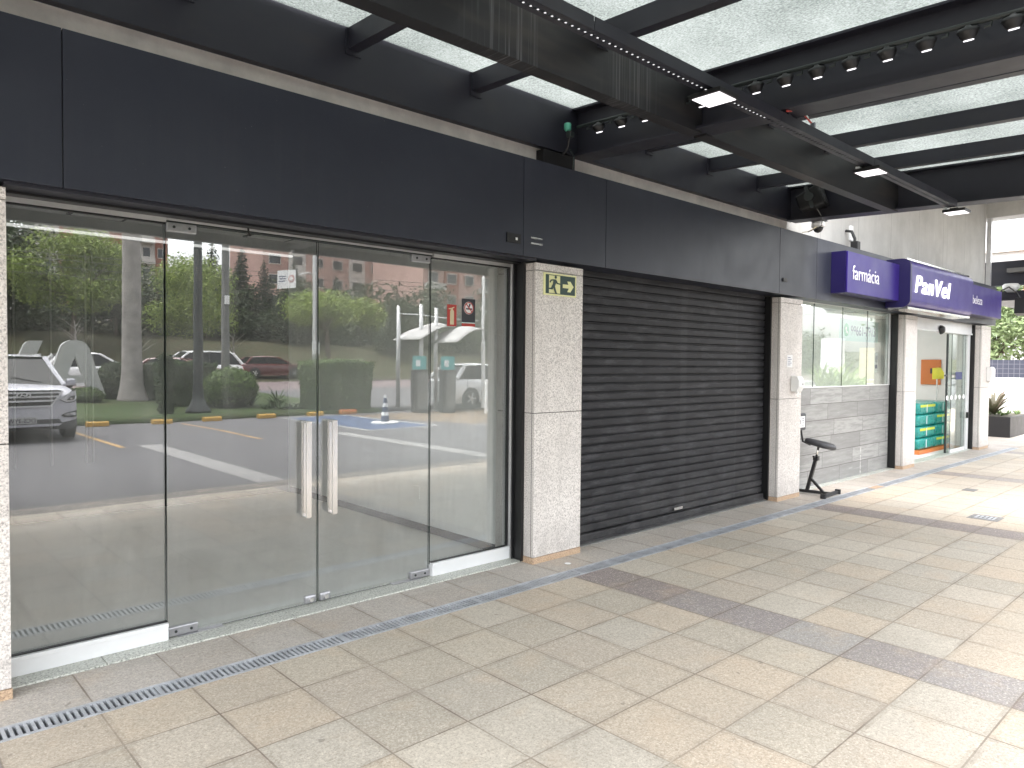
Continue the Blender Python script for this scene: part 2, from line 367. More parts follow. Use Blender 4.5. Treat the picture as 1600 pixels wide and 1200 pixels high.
# ------------------------------------------------------------------ mesh helpers
class MB:
    def __init__(s): s.v = []; s.f = []; s.mi = []; s.cur = 0
    def add(s, vs, fs):
        b = len(s.v); s.v += [tuple(p) for p in vs]
        for f in fs: s.f.append([b+i for i in f]); s.mi.append(s.cur)
        return s
    def box(s, x0, x1, y0, y1, z0, z1):
        return s.add([(x0,y0,z0),(x1,y0,z0),(x1,y1,z0),(x0,y1,z0),(x0,y0,z1),(x1,y0,z1),(x1,y1,z1),(x0,y1,z1)],
                     [(0,3,2,1),(4,5,6,7),(0,1,5,4),(1,2,6,5),(2,3,7,6),(3,0,4,7)])
    def hexa(s, pts):   # 8 points ordered like box
        return s.add(pts, [(0,3,2,1),(4,5,6,7),(0,1,5,4),(1,2,6,5),(2,3,7,6),(3,0,4,7)])
    def ybeam(s, x0, x1, ya, yb, z0a, z1a, z0b, z1b):   # beam along y, sloping
        return s.hexa([(x0,ya,z0a),(x1,ya,z0a),(x1,yb,z0b),(x0,yb,z0b),(x0,ya,z1a),(x1,ya,z1a),(x1,yb,z1b),(x0,yb,z1b)])
    def prism(s, pts, y0, y1):   # pts (x,z) counter-clockwise seen from -y
        n = len(pts)
        return s.add([(x,y0,z) for x,z in pts]+[(x,y1,z) for x,z in pts],
            [tuple(range(n)), tuple(range(2*n-1, n-1, -1))]+[(i, n+i, n+(i+1)%n, (i+1)%n) for i in range(n)])
    def prismx(s, pts, x0, x1):  # pts (y,z)
        n = len(pts)
        return s.add([(x0,y,z) for y,z in pts]+[(x1,y,z) for y,z in pts],
            [tuple(range(n-1,-1,-1)), tuple(range(n, 2*n))]+[(i, (i+1)%n, n+(i+1)%n, n+i) for i in range(n)])
    def prismz(s, pts, z0, z1):
        n = len(pts)
        return s.add([(x,y,z0) for x,y in pts]+[(x,y,z1) for x,y in pts],
            [tuple(range(n-1,-1,-1)), tuple(range(n, 2*n))]+[(i, (i+1)%n, n+(i+1)%n, n+i) for i in range(n)])
    def disc(s, c, r, y0, y1, n=20, sx=1):
        return s.prism([(c[0]+sx*r*math.cos(2*math.pi*i/n), c[1]+r*math.sin(2*math.pi*i/n)) for i in range(n)], y0, y1)
    def tube(s, path, rad, n=8):
        P = [Vector(p) for p in path]
        if not hasattr(rad, '__len__'): rad = [rad]*len(P)
        rings = []; vs = []; fs = []
        for i, p in enumerate(P):
            d = (P[min(i+1, len(P)-1)]-P[max(i-1, 0)]).normalized()
            a = d.orthogonal().normalized() if i == 0 else (a - d*a.dot(d)).normalized()
            b = d.cross(a)
            for k in range(n):
                t = 2*math.pi*k/n; vs.append(p+(a*math.cos(t)+b*math.sin(t))*rad[i])
        for i in range(len(P)-1):
            for k in range(n):
                fs.append((i*n+k, i*n+(k+1)%n, (i+1)*n+(k+1)%n, (i+1)*n+k))
        fs.append(tuple(range(n-1,-1,-1))); fs.append(tuple((len(P)-1)*n+k for k in range(n)))
        return s.add(vs, fs)
    def lathe(s, prof, c=(0,0,0), n=20, axis='z'):
        vs = []; fs = []
        for r, h in prof:
            for k in range(n):
                t = 2*math.pi*k/n; a, b = r*math.cos(t), r*math.sin(t)
                p = (a, b, h) if axis == 'z' else ((h, a, b) if axis == 'x' else (b, h, a))
                vs.append((c[0]+p[0], c[1]+p[1], c[2]+p[2]))
        m = len(prof)
        for i in range(m-1):
            for k in range(n): fs.append((i*n+k, i*n+(k+1)%n, (i+1)*n+(k+1)%n, (i+1)*n+k))
        fs.append(tuple(range(n-1,-1,-1))); fs.append(tuple((m-1)*n+k for k in range(n)))
        return s.add(vs, fs)
    def build(s, name, mat, parent=None, smooth=False, bevel=0, local=False, xf=None):
        me = bpy.data.meshes.new(name); vs = s.v
        if xf is not None: vs = [tuple(xf @ Vector(p)) for p in vs]
        off = Vector((0,0,0))
        if parent is None and not local:
            xs, ys, zs = zip(*vs); off = Vector(((min(xs)+max(xs))/2, (min(ys)+max(ys))/2, min(zs)))
        elif parent is not None and not local:
            off = world_of(parent)
        me.from_pydata([tuple(Vector(p)-off) for p in vs], [], s.f)
        mats = mat if isinstance(mat, (list, tuple)) else [mat]
        for m in mats: me.materials.append(m)
        if len(mats) > 1: me.polygons.foreach_set('material_index', s.mi)
        if smooth: me.polygons.foreach_set('use_smooth', [True]*len(me.polygons))
        me.update()
        o = bpy.data.objects.new(name, me); COL.objects.link(o)
        if parent is not None: o.parent = parent
        else: o.location = off
        if bevel:
            b = o.modifiers.new('bevel', 'BEVEL'); b.width = bevel; b.segments = 2; b.limit_method = 'ANGLE'
        return o

def world_of(o):
    p = Vector((0,0,0))
    while o is not None: p += Vector(o.location); o = o.parent
    return p

def tag(o, label, cat, group=None, kind=None):
    o['label'] = label; o['category'] = cat
    if group: o['group'] = group
    if kind: o['kind'] = kind
    return o
def thing(name, label, cat, loc=(0,0,0), rz=0, group=None):
    o = bpy.data.objects.new(name, None); COL.objects.link(o); o.empty_display_size = .2
    o.location = loc; o.rotation_euler = (0,0,rz)
    return tag(o, label, cat, group)
def struct(o, label=None):
    o['kind'] = 'structure'
    if label: o['label'] = label
    return o
def copy_tree(o, parent=None):
    c = o.copy(); COL.objects.link(c)
    if parent is not None: c.parent = parent
    for ch in list(o.children): copy_tree(ch, c)
    return c
def text(name, body, size, loc, parent, mat, ext=.004, off=0, shear=0, rot=(R(90),0,0), sx=1, space=1):
    cu = bpy.data.curves.new(name, 'FONT'); cu.body = body; cu.size = size; cu.extrude = ext; cu.offset = off; cu.shear = shear
    cu.space_character = space
    cu.materials.append(mat)
    tmp = bpy.data.objects.new(name+'_curve', cu); COL.objects.link(tmp)
    dg = bpy.context.evaluated_depsgraph_get(); dg.update()
    me = bpy.data.meshes.new_from_object(tmp.evaluated_get(dg)); me.name = name
    bpy.data.objects.remove(tmp); bpy.data.curves.remove(cu)
    if not me.materials: me.materials.append(mat)
    o = bpy.data.objects.new(name, me); COL.objects.link(o); o.rotation_euler = rot; o.scale = (sx, 1, 1)
    if parent is not None: o.parent = parent; o.location = Vector(loc)-world_of(parent)
    else: o.location = loc
    return o
def bx(name, mat, parent, x0, x1, y0, y1, z0, z1, bevel=0): return MB().box(x0,x1,y0,y1,z0,z1).build(name, mat, parent, bevel=bevel)

CS = .036
def cz(y): return CS*(y-4.15)

# ------------------------------------------------------------------ camera, sky, sun
cam = bpy.data.cameras.new('camera'); co = bpy.data.objects.new('camera', cam); COL.objects.link(co)
yaw, pitch, roll, F = 0.748408491, -0.0292813341, 0.00857343911, 1130.77
f = Vector((math.sin(yaw)*math.cos(pitch), math.cos(yaw)*math.cos(pitch), math.sin(pitch)))
r_ = Vector((math.cos(yaw), -math.sin(yaw), 0)); u_ = r_.cross(f)
c_, s_ = math.cos(roll), math.sin(roll)
rr, uu = c_*r_+s_*u_, -s_*r_+c_*u_
M4 = Matrix((( rr.x, uu.x, -f.x, 0), (rr.y, uu.y, -f.y, 0), (rr.z, uu.z, -f.z, 1.6), (0,0,0,1)))
co.matrix_world = M4
cam.sensor_fit = 'HORIZONTAL'; cam.sensor_width = 36; cam.lens = F/1600*36
cam.clip_start = .02; cam.clip_end = 2000
SC.camera = co

SUN_EL, SUN_AZ = R(72), R(215)      # azimuth measured clockwise from +y
w = bpy.data.worlds.new('World'); SC.world = w; w.use_nodes = True
nt = w.node_tree; nt.nodes.clear()
sky = nt.nodes.new('ShaderNodeTexSky'); sky.sky_type = 'NISHITA'; sky.sun_disc = False
sky.sun_elevation = SUN_EL; sky.sun_rotation = SUN_AZ; sky.air_density = 1.0; sky.dust_density = 4.0; sky.ozone_density = .5
hs = nt.nodes.new('ShaderNodeHueSaturation'); hs.inputs['Saturation'].default_value = .16
bg = nt.nodes.new('ShaderNodeBackground'); bg.inputs['Strength'].default_value = .15
wo = nt.nodes.new('ShaderNodeOutputWorld')
nt.links.new(sky.outputs[0], hs.inputs['Color']); nt.links.new(hs.outputs[0], bg.inputs[0]); nt.links.new(bg.outputs[0], wo.inputs[0])
sl = bpy.data.lights.new('sun', 'SUN'); sl.energy = .5; sl.angle = R(45); sl.color = (1, .965, .92)
so = bpy.data.objects.new('sun', sl); COL.objects.link(so)
sd = Vector((math.sin(SUN_AZ)*math.cos(SUN_EL), math.cos(SUN_AZ)*math.cos(SUN_EL), math.sin(SUN_EL)))
so.rotation_euler = (-sd).to_track_quat('-Z', 'Y').to_euler(); so.location = sd*60

SC.view_settings.view_transform = 'Standard'; SC.view_settings.look = 'None'
SC.view_settings.exposure = 3.06; SC.view_settings.gamma = 1
try:
    SC.cycles.use_denoising = True; SC.cycles.max_bounces = 10; SC.cycles.diffuse_bounces = 5
    SC.cycles.transparent_max_bounces = 24; SC.cycles.sample_clamp_indirect = 6
    SC.cycles.caustics_reflective = False; SC.cycles.caustics_refractive = False
except Exception: pass

# ------------------------------------------------------------------ ground
struct(MB().add([(-900,-900,-.06),(900,-900,-.06),(900,900,-.06),(-900,900,-.06)], [(0,1,2,3)]).build('ground', m_earth, local=True))
struct(MB().add([(-40,-11.0,0),(90,-11.0,0),(90,-.47,0),(-40,-.47,0)], [(0,1,2,3)]).build('parking_lot', m_asph, local=True))
pv = MB()
for x0, x1, y0, y1 in ((-40,90,-.47,3.605), (-40,17.2,3.755,4.16), (17.2,90,3.755,14), (17.0,90,3.605,3.755), (-40,-3.0,3.605,3.755)):
    pv.add([(x0,y0,.004),(x1,y0,.004),(x1,y1,.004),(x0,y1,.004)], [(0,1,2,3)])
struct(pv.build('paved_walkway', m_pave, local=True))
st = MB()
for X in (-3.9, .05, 4.0, 7.95, 11.9): st.add([(X,-5.8,.004),(X+.38,-5.8,.004),(X+.38,-.49,.004),(X,-.49,.004)], [(0,1,2,3)])
struct(st.build('stone_strips', m_strip, local=True))
ln = MB()
for X in (1.1, 3.7, 6.3): ln.add([(X-.05,-10.4,.004),(X+.05,-10.4,.004),(X+.05,-5.6,.004),(X-.05,-5.6,.004)], [(0,1,2,3)])
for k in range(14):   # hatched zone beside the blue bay
    x = 11.0+k*.42
    ln.add([(x,-10.2,.004),(x+.14,-10.2,.004),(x+1.3,-5.6,.004),(x+1.16,-5.6,.004)], [(0,1,2,3)])
struct(ln.build('ochre_bay_lines', m_line, local=True))
wl = MB()
for a, b, cc, d in ((8.95,-10.4,9.05,-5.9),(10.95,-10.4,11.05,-5.9),(9.05,-6.0,10.95,-5.9),(9.05,-10.4,10.95,-10.3)):
    wl.add([(a,b,.004),(cc,b,.004),(cc,d,.004),(a,d,.004)], [(0,1,2,3)])
struct(wl.build('white_bay_lines', m_wline, local=True))
struct(MB().add([(9.08,-10.27,.004),(10.92,-10.27,.004),(10.92,-6.03,.004),(9.08,-6.03,.004)], [(0,1,2,3)]).build('blue_parking_bay', m_blue, local=True))

HT = [(-11.0,.0),(-11.01,.10),(-13,.10),(-16,.2),(-20,.33),(-23,.36),(-33,.36),(-36,.42),(-39,.6),(-44,1.9),(-48,3.0),(-56,3.8),(-75,5.5),(-140,8),(-300,12)]
def gh(y):
    for (a, za), (b, zb) in zip(HT, HT[1:]):
        if b <= y <= a: return za+(zb-za)*(a-y)/(a-b)
    return 0 if y > -11 else 12
def sheet(name, mat, ys, x0, x1, nx=40, amp=0, dz=0):
    rnd = random.Random(3); m = MB(); vs = []; fs = []
    for y in ys:
        for i in range(nx+1):
            vs.append((x0+(x1-x0)*i/nx, y, gh(y)+dz+(rnd.uniform(-amp, amp) if 0 < i < nx else 0)))
    for j in range(len(ys)-1):
        for i in range(nx):
            a = j*(nx+1)+i; fs.append((a, a+nx+1, a+nx+2, a+1))
    m.add(vs, fs); return struct(m.build(name, mat, smooth=True, local=True))
sheet('lawn', m_grass, [-11.0,-11.01,-13,-14.5,-16,-18,-20,-21.2], -40, 12.6, 40, .01)
sheet('gate_apron', m_asph, [-11.0,-11.01,-13,-14.5,-16,-18,-20,-21.2], 12.6, 90, 20, 0)
sheet('road', m_road, [-21.2,-23,-28,-33], -80, 120, 30, 0)
sheet('grass_verge', m_hill, [-33,-34.5,-36,-37.5,-39,-41,-44,-46,-48,-52,-56,-65,-75,-100,-140,-300], -200, 220, 90, .10)

# ------------------------------------------------------------------ building shell and empty shop
t = thing('concrete_wall', 'pale board marked concrete wall rising behind the dark fascia', 'wall', (7, 4.4, 2.4))
bx('wall_face', m_conc, t, -3.0, 16.9, 4.25, 4.6, 2.43, 7.5)
bx('lower_wall', m_conc, t, -3.0, -.006, 4.30, 4.6, -.05, 2.428)
bx('limestone_band', m_band, t, -2.5, 8.42, 4.205, 4.248, 3.15, 3.337)
t = thing('roof_slab', 'plain concrete roof slab over the shops', 'roof', (7, 8, 7.5))
bx('slab', m_conc, t, -3.0, 16.9, 4.25, 12, 7.51, 7.8)
t = thing('shop_room', 'empty shop with white side walls and dark back wall behind the glass doors', 'room', (2.2, 6.4, 0))
bx('floor', m_grey, t, .2, 4.3, 4.345, 8.5, -.1, .002)
bx('ceiling', m_ceil, t, .2, 4.3, 4.61, 8.5, 2.86, 2.95)
bx('side_wall', m_white, t, 4.02, 4.2, 4.36, 8.5, .004, 2.855)
bx('side_wall', m_white, t, .3, .4, 4.36, 8.5, .004, 2.855)
bx('back_wall', m_dwall, t, .42, 4.0, 8.3, 8.4, .004, 2.85)
for X in (1.217, 1.52, 1.82, 1.88): bx('wall_rail', m_pole, t, X-.008, X+.008, 8.28, 8.299, .55, 2.7)
for X in (1.45, 3.0):
    bx('ceiling_vent', m_clad, t, X, X+.45, 7.0, 7.25, 2.848, 2.8595)
    bx('vent_face', m_ceil, t, X+.03, X+.42, 7.03, 7.22, 2.845, 2.8478)
bx('wall_socket', m_wplas, t, 4.008, 4.0195, 5.6, 5.7, .30, .42)
bx('skirting', m_clad, t, 4.008, 4.0195, 4.37, 8.29, .0045, .07)
bx('light_strip', m_cove, t, .45, 3.98, 8.15, 8.18, 2.835, 2.8595)
t['kind'] = 'structure'

# fascia
t = thing('fascia_cladding', 'long slate grey metal fascia band above the shop fronts', 'fascia', (7, 4.1, 2.41))
seams = [-2.5, .79, 3.82, 4.79, 7.86, 8.8, 16.73]
for a, b in zip(seams, seams[1:]):
    bx('panel', m_fascia, t, a+.0025, b-.0025, 4.0, 4.235, 2.415, 3.165, bevel=.002)
bx('backing', m_black, t, -2.5, 16.7, 4.012, 4.23, 2.425, 3.15)
bx('drip_edge', m_steel, t, .56, 3.99, 4.03, 4.10, 2.398, 2.4145)
bx('soffit', m_steel, t, .56, 3.99, 4.10, 4.29, 2.404, 2.4145)
bx('soffit_trim', m_black, t, .56, 3.99, 4.20, 4.285, 2.392, 2.4035)
for a in (3.645,): 
    k = bx('vent_box', m_black, t, a, a+.14, 3.992, 3.999, 2.50, 2.57); bx('arrow_mark', m_paper, k, a+.085, a+.105, 3.989, 3.9915, 2.522, 2.542)
for z in (2.512, 2.555): bx('maker_plate', m_chrome, t, 3.895, 4.02, 3.994, 3.999, z, z+.014)
k = bx('small_outlet', m_clad, t, 7.93, 8.02, 3.985, 3.999, 2.56, 2.60)

# pillars
def pillar(X0, X1, label):
    t = thing('stone_pillar', label, 'pillar', ((X0+X1)/2, 4.27, 0), group='granite pillars between the shops')
    o = .004
    bx('core', m_groove, t, X0+.008, X1-.008, 4.062, 4.49, .01, 2.383)
    bx('base', m_gran_o, t, X0-.004, X1+.004, 4.044, 4.5, .0, .052, bevel=.002)
    for z0, z1, n in ((.055, 1.200, 'stone_block'), (1.205, 2.327, 'stone_block'), (2.331, 2.388, 'cap_stone')):
        q = bx(n, m_gran, t, X0, X1, 4.05, 4.5, z0, z1, bevel=.0025)
        bx('front_slab', m_gran, q, X0+.001, X1-.001, 4.046, 4.0498, z0+.001, z1-.001)
        bx('corner_joint', m_groove, q, X0-.001, X0-.0002, 4.072, 4.076, z0+.001, z1-.001)
    return t
pillar(0.0, .57, 'granite pillar at the left end beside the fixed glass pane')
pillar(4.0, 4.555, 'granite pillar carrying the running man exit sign')
pillar(8.0, 8.55, 'granite pillar with the soap dispenser above the black stool')
pillar(12.0, 12.5, 'granite pillar between the tiled window wall and the sliding door')
pillar(16.0, 16.6, 'granite pillar right of the sliding door, farthest from the exit sign')

# floor sill and drain
s = MB()
for a, b in ((.0, 1.0), (1.004, 2.05), (2.054, 3.05), (3.054, 3.99)): s.box(a, b, 4.163, 4.40, -.05, .012)
tag(s.build('door_sill', m_sill, bevel=.002), 'speckled green grey granite sill under the glass doors', 'sill')
s = MB().box(4.56, 7.98, 4.163, 4.35, -.05, .010)
tag(s.build('door_sill', m_pole, bevel=.002), 'grey threshold strip under the black roller shutter', 'sill')
s = MB().box(8.56, 15.99, 4.163, 4.35, -.05, .010)
tag(s.build('door_sill', m_sill, bevel=.002), 'pale granite sill along the pharmacy front', 'sill')
t = thing('drain_channel', 'long slotted steel drain grate set in the paving along the shop fronts', 'drain', (7, 3.68, 0))
bx('channel_bed', m_black, t, -3, 17, 3.61, 3.75, -.055, -.04)
g = MB()
g.box(-3, 17, 3.606, 3.626, -.04, .006); g.box(-3, 17, 3.734, 3.754, -.04, .006)
x = -3.0
while x < 17:
    g.box(x, x+.0135, 3.626, 3.734, -.012, .0045); x += .0272
for k in range(20): 
    xx = -2.9+k*1.0; g.box(xx, xx+.022, 3.6265, 3.7335, -.010, .0052)
g.build('grate', m_zinc, t)
bx('leaf_litter', m_gran_o, t, 9.82, 10.12, 3.63, 3.73, .005, .007)

# ------------------------------------------------------------------ glass shopfront
GY0, GY1 = 4.326, 4.336
def glass(name, parent, x0, x1, z0, z1, mat, y0=GY0, y1=GY1):
    m = MB(); m.add([(x0,y0,z0),(x1,y0,z0),(x1,y1,z0),(x0,y1,z0),(x0,y0,z1),(x1,y0,z1),(x1,y1,z1),(x0,y1,z1)], [(0,1,5,4),(2,3,7,6)])
    m.cur = 1; m.add([(x0,y0,z0),(x1,y0,z0),(x1,y1,z0),(x0,y1,z0),(x0,y0,z1),(x1,y0,z1),(x1,y1,z1),(x0,y1,z1)], [(0,3,2,1),(4,5,6,7),(1,2,6,5),(3,0,4,7)])
    return m.build(name, [mat, m_gedge], parent)
def fixed(label, x0, x1, wide_right):
    t = thing('fixed_window', label, 'window', ((x0+x1)/2, 4.33, 0))
    glass('glass_pane', t, x0+.004, x1-.004, .095, 2.372, m_pane)
    bx('bottom_rail', m_walu, t, x0, x1, 4.285, 4.372, .013, .088, bevel=.002)
    bx('bottom_bead', m_walu, t, x0, x1, 4.278, 4.322, .0885, .112, bevel=.002)
    bx('gasket', m_black, t, x0, x1, 4.300, 4.325, .1125, .118)
    bx('top_rail', m_alu, t, x0, x1, 4.285, 4.372, 2.368, 2.403, bevel=.002)
    bx('gasket', m_black, t, x0, x1, 4.300, 4.325, 2.359, 2.3675)
    if wide_right:
        bx('side_stile', m_alu, t, x1, x1+.026, 4.280, 4.372, .013, 2.403, bevel=.002)
        bx('gasket', m_black, t, x1-.008, x1-.0005, 4.300, 4.325, .118, 2.359)
    return t
fixed('tall fixed glass pane left of the doors, next to the end pillar', .575, 1.343, False)
fixed('fixed glass pane with two stickers right of the doors', 3.192, 3.962, True)
def door(label, x0, x1, hx, hinge_left):
    t = thing('glass_door', label, 'door', ((x0+x1)/2, 4.33, 0), group='frameless glass doors')
    glass('glass_leaf', t, x0+.003, x1-.003, .016, 2.372, m_pane)
    p0, p1 = (x0+.004, x0+.17) if hinge_left else (x1-.17, x1-.004)
    for z0, z1 in ((.016, .070), (2.322, 2.378)):
        q = bx('patch_fitting', m_patch, t, p0, p1, 4.312, 4.350, z0, z1, bevel=.006)
        for a in (.04, .125): MB().lathe([(.008, -.004), (.008, .0)], (p0+a, 4.311, (z0+z1)/2), 10, 'y').build('screw', m_iron, q)
    l0, l1 = (x1-.09, x1-.012) if hinge_left else (x0+.012, x0+.09)
    q = bx('corner_lock', m_patch, t, l0, l1, 4.314, 4.348, .016, .072, bevel=.012)
    MB().lathe([(.014, -.012), (.014, .0)], ((l0+l1)/2, 4.313, .044), 12, 'y').build('lock_barrel', m_chrome, q)
    h = MB(); a, b = hx-.018, hx+.018
    h.box(a, b, 4.252, 4.264, .595, 1.215); h.box(a, b, 4.314, 4.325, .595, 1.215)
    h.box(a, b, 4.2645, 4.3135, .595, .607); h.box(a, b, 4.2645, 4.3135, 1.203, 1.215)
    h.build('pull_handle', m_chrome, t, bevel=.0015)
    return t
door('glass door leaf hinged beside the wide left fixed pane', 1.347, 2.283, 2.188, True)
door('glass door leaf hinged beside the fixed pane with stickers', 2.287, 3.188, 2.372, False)
t = thing('door_header', 'slim aluminium transom over the two glass doors', 'transom', (2.26, 4.33, 2.37))
bx('transom', m_alu, t, 1.345, 3.19, 4.30, 4.37, 2.383, 2.403, bevel=.002)
bx('groove', m_iron, t, 1.345, 3.19, 4.308, 4.36, 2.374, 2.3825)
MB().tube([(1.80,4.27,2.41),(1.805,4.275,2.37),(1.82,4.29,2.35)], .006, 6).build('loose_wire', m_black, t)
for a, b, lab in ((1.40, 1.66, 'left'), (2.86, 3.10, 'right')):
    t2 = MB().box(a, b, 4.30, 4.345, .0125, .0165)
    tag(t2.build('floor_pivot_plate', m_patch), 'steel floor pivot cover under the %s' % ('leaf beside the wide left pane' if lab == 'left' else 'leaf beside the stickered pane'), 'plate')
def guide(X, label):
    t = thing('shutter_guide', label, 'guide rail', (X, 4.21, 0), group='black shutter guide rails')
    m = MB(); m.box(X-.012, X-.001, 4.155, 4.27, .012, 2.40); m.box(X-.030, X-.0125, 4.155, 4.166, .012, 2.40); m.box(X-.030, X-.0125, 4.259, 4.27, .012, 2.40)
    m.build('channel', m_black, t)
    return t
guide(4.0, 'black shutter guide left of the exit sign pillar')
guide(8.0, 'black shutter guide at the right end of the closed shutter')
guide(12.0, 'black shutter guide between the tiled window wall and its pillar')
guide(16.0, 'black shutter guide right of the sliding door')

# ------------------------------------------------------------------ roller shutter
t = thing('roller_shutter', 'closed black roller shutter with dusty horizontal slats', 'shutter', (6.27, 4.22, 0))
m = MB(); z = .098; X0, X1 = 4.562, 7.972
prof = [(0,.012),(.0025,.0),(.006,-.004),(.020,-.0065),(.048,-.0065),(.0585,-.005),(.0605,-.0125),(.0645,-.0145),(.0685,-.0125),(.0715,.012)]
pts = []
while z < 2.42:
    for dz, dy in prof: pts.append((4.235+dy, z+dz))
    z += .078
vs = []; fs = []
for y_, z_ in pts: vs += [(X0, y_, z_), (X1, y_, z_)]
for i in range(len(pts)-1): fs.append((2*i, 2*i+1, 2*i+3, 2*i+2))
m.add(vs, fs); m.build('slat_curtain', m_shut, t)
q = bx('bottom_bar', m_shut, t, X0, X1, 4.205, 4.25, .014, .09, bevel=.004)
bx('bottom_lip', m_shut, t, X0, X1, 4.190, 4.2045, .016, .034)
bx('lock_plate', m_chrome, t, 6.15, 6.30, 4.200, 4.2045, .125, .150)
bx('box_backing', m_black, t, X0, X1, 4.28, 4.32, .012, 2.43)

# ------------------------------------------------------------------ exit sign, stickers, pillar fittings
def ell(cx, cz_, rx, rz, n=16): return [(cx+rx*math.cos(2*math.pi*i/n), cz_+rz*math.sin(2*math.pi*i/n)) for i in range(n)]
t = thing('exit_sign', 'green and cream running man exit sign with an arrow pointing right', 'sign', (4.27, 4.04, 2.14))
E0, E1, EZ0, EZ1 = 4.085, 4.462, 2.142, 2.318; W_, H_ = E1-E0, EZ1-EZ0
bx('sign_board', m_lum, t, E0, E1, 4.036, 4.0455, EZ0, EZ1)
def ex(u, v): return (E0+u*W_, EZ1-v*H_)
m = MB()
m.prism([ex(.045,.93), ex(.14,.93), ex(.14,.07), ex(.045,.07)], 4.0335, 4.0358)
m.prism([ex(.49,.93), ex(.955,.93), ex(.955,.07), ex(.49,.07)], 4.0335, 4.0358)
m.prism([ex(.14,.93), ex(.49,.93), ex(.49,.90), ex(.14,.90)], 4.0335, 4.0358)
m.prism([ex(.14,.10), ex(.49,.10), ex(.49,.07), ex(.14,.07)], 4.0335, 4.0358)
m.build('green_field', m_dgreen, t)
m = MB(); ly0, ly1 = 4.0308, 4.0330
cx_, cz_ = ex(.34, .17); m.prism(ell(cx_, cz_, .0125, .0125), ly0, ly1)
for poly in ([(.27,.27),(.35,.27),(.37,.34),(.31,.60),(.24,.60),(.26,.44)], [(.27,.27),(.27,.33),(.205,.36),(.18,.44),(.15,.42),(.185,.30)],
             [(.35,.27),(.40,.42),(.49,.44),(.49,.49),(.375,.47),(.33,.36)], [(.31,.56),(.365,.86),(.395,.90),(.33,.90),(.315,.84),(.255,.60)],
             [(.24,.52),(.30,.60),(.235,.74),(.10,.73),(.10,.68),(.20,.67)]):
    m.prism([ex(*p) for p in reversed(poly)], ly0, ly1); ly0 -= .00012
m.build('running_figure', m_dgreen, t)
m = MB(); m.prism([ex(*p) for p in reversed([(.56,.45),(.74,.45),(.70,.30),(.80,.30),(.90,.53),(.80,.79),(.70,.79),(.75,.62),(.56,.62)])], 4.0308, 4.0333); m.build('arrow', m_lum, t)

t = thing('wall_sticker', 'small red fire extinguisher sticker on the glass', 'sticker', (3.39, 4.324, 1.87))
bx('sticker_sheet', m_red, t, 3.345, 3.434, 4.3236, 4.3252, 1.872, 2.035)
m = MB(); m.prism([(3.372,1.885),(3.408,1.885),(3.408,1.985),(3.398,1.998),(3.398,2.006),(3.412,2.014),(3.410,2.020),(3.385,2.010),(3.358,2.006),(3.358,2.0),(3.382,1.998),(3.372,1.985)], 4.3215, 4.3233); m.build('extinguisher_symbol', m_cream, t)
t = thing('wall_sticker', 'dark no smoking sticker with a white disc on the glass', 'sticker', (3.55, 4.324, 1.88))
bx('sticker_sheet', m_charc, t, 3.486, 3.618, 4.3236, 4.3252, 1.908, 2.088)
bx('red_strip', m_red, t, 3.486, 3.618, 4.3236, 4.3252, 1.878, 1.9)
bx('pale_strip', m_tealp, t, 3.486, 3.618, 4.3236, 4.3252, 1.9005, 1.9075)
m = MB(); m.disc((3.553, 2.018), .048, 4.3215, 4.3233, 24); m.build('white_disc', m_paper, t)
m = MB(); m.box(3.524, 3.584, 4.3196, 4.3212, 2.006, 2.017); m.prism([(3.548,2.02),(3.556,2.02),(3.572,2.048),(3.555,2.052)], 4.3196, 4.3212); m.build('cigarette_symbol', m_ink, t)
m = MB()
for i in range(20):
    a, b = 2*math.pi*i/20, 2*math.pi*(i+1)/20
    m.prism([(3.553+r0*math.cos(q), 2.018+r0*math.sin(q)) for r0, q in ((.046,a),(.046,b),(.039,b),(.039,a))][::-1], 4.3190, 4.3213)
m.prism([(3.522,2.045),(3.528,2.051),(3.585,1.992),(3.579,1.986)][::-1], 4.3180, 4.3189); m.build('red_ring', m_red, t)

def dispenser(x0, x1, z0, z1, y, label):
    t = thing('soap_dispenser', label, 'dispenser', ((x0+x1)/2, y, z0), group='white dispensers on the pillars')
    m = MB(); d = .10
    m.prismx([(y, z0), (y, z1), (y-d*.72, z1), (y-d, z1-.05), (y-d, z0+.06), (y-d*.7, z0)][::-1], x0, x1)
    m.build('body', m_wplas, t, bevel=.008)
    bx('front_window', m_ink, t, (x0+x1)/2+.02, (x0+x1)/2+.035, y-d-.003, y-d-.0005, z0+.08, z0+.10)
    bx('nozzle', m_wplas, t, (x0+x1)/2-.02, (x0+x1)/2+.02, y-d*.6, y-d*.3, z0-.02, z0-.0005)
dispenser(8.275, 8.42, 1.285, 1.47, 4.045, 'white soap dispenser on the pillar beside the black stool')
dispenser(16.36, 16.58, 1.32, 1.60, 4.045, 'white soap dispenser on the last pillar by the planter')
t = thing('notice', 'small white notice stuck above the soap dispenser by the stool', 'notice', (8.24, 4.045, 1.57))
bx('sheet', m_paper, t, 8.17, 8.305, 4.0435, 4.0455, 1.575, 1.722)
m = MB()
for k in range(5): m.box(8.19, 8.19+.09*(.7+.3*(k%2)), 4.0420, 4.0432, 1.60+k*.022, 1.606+k*.022)
m.build('print_lines', m_navy, t)

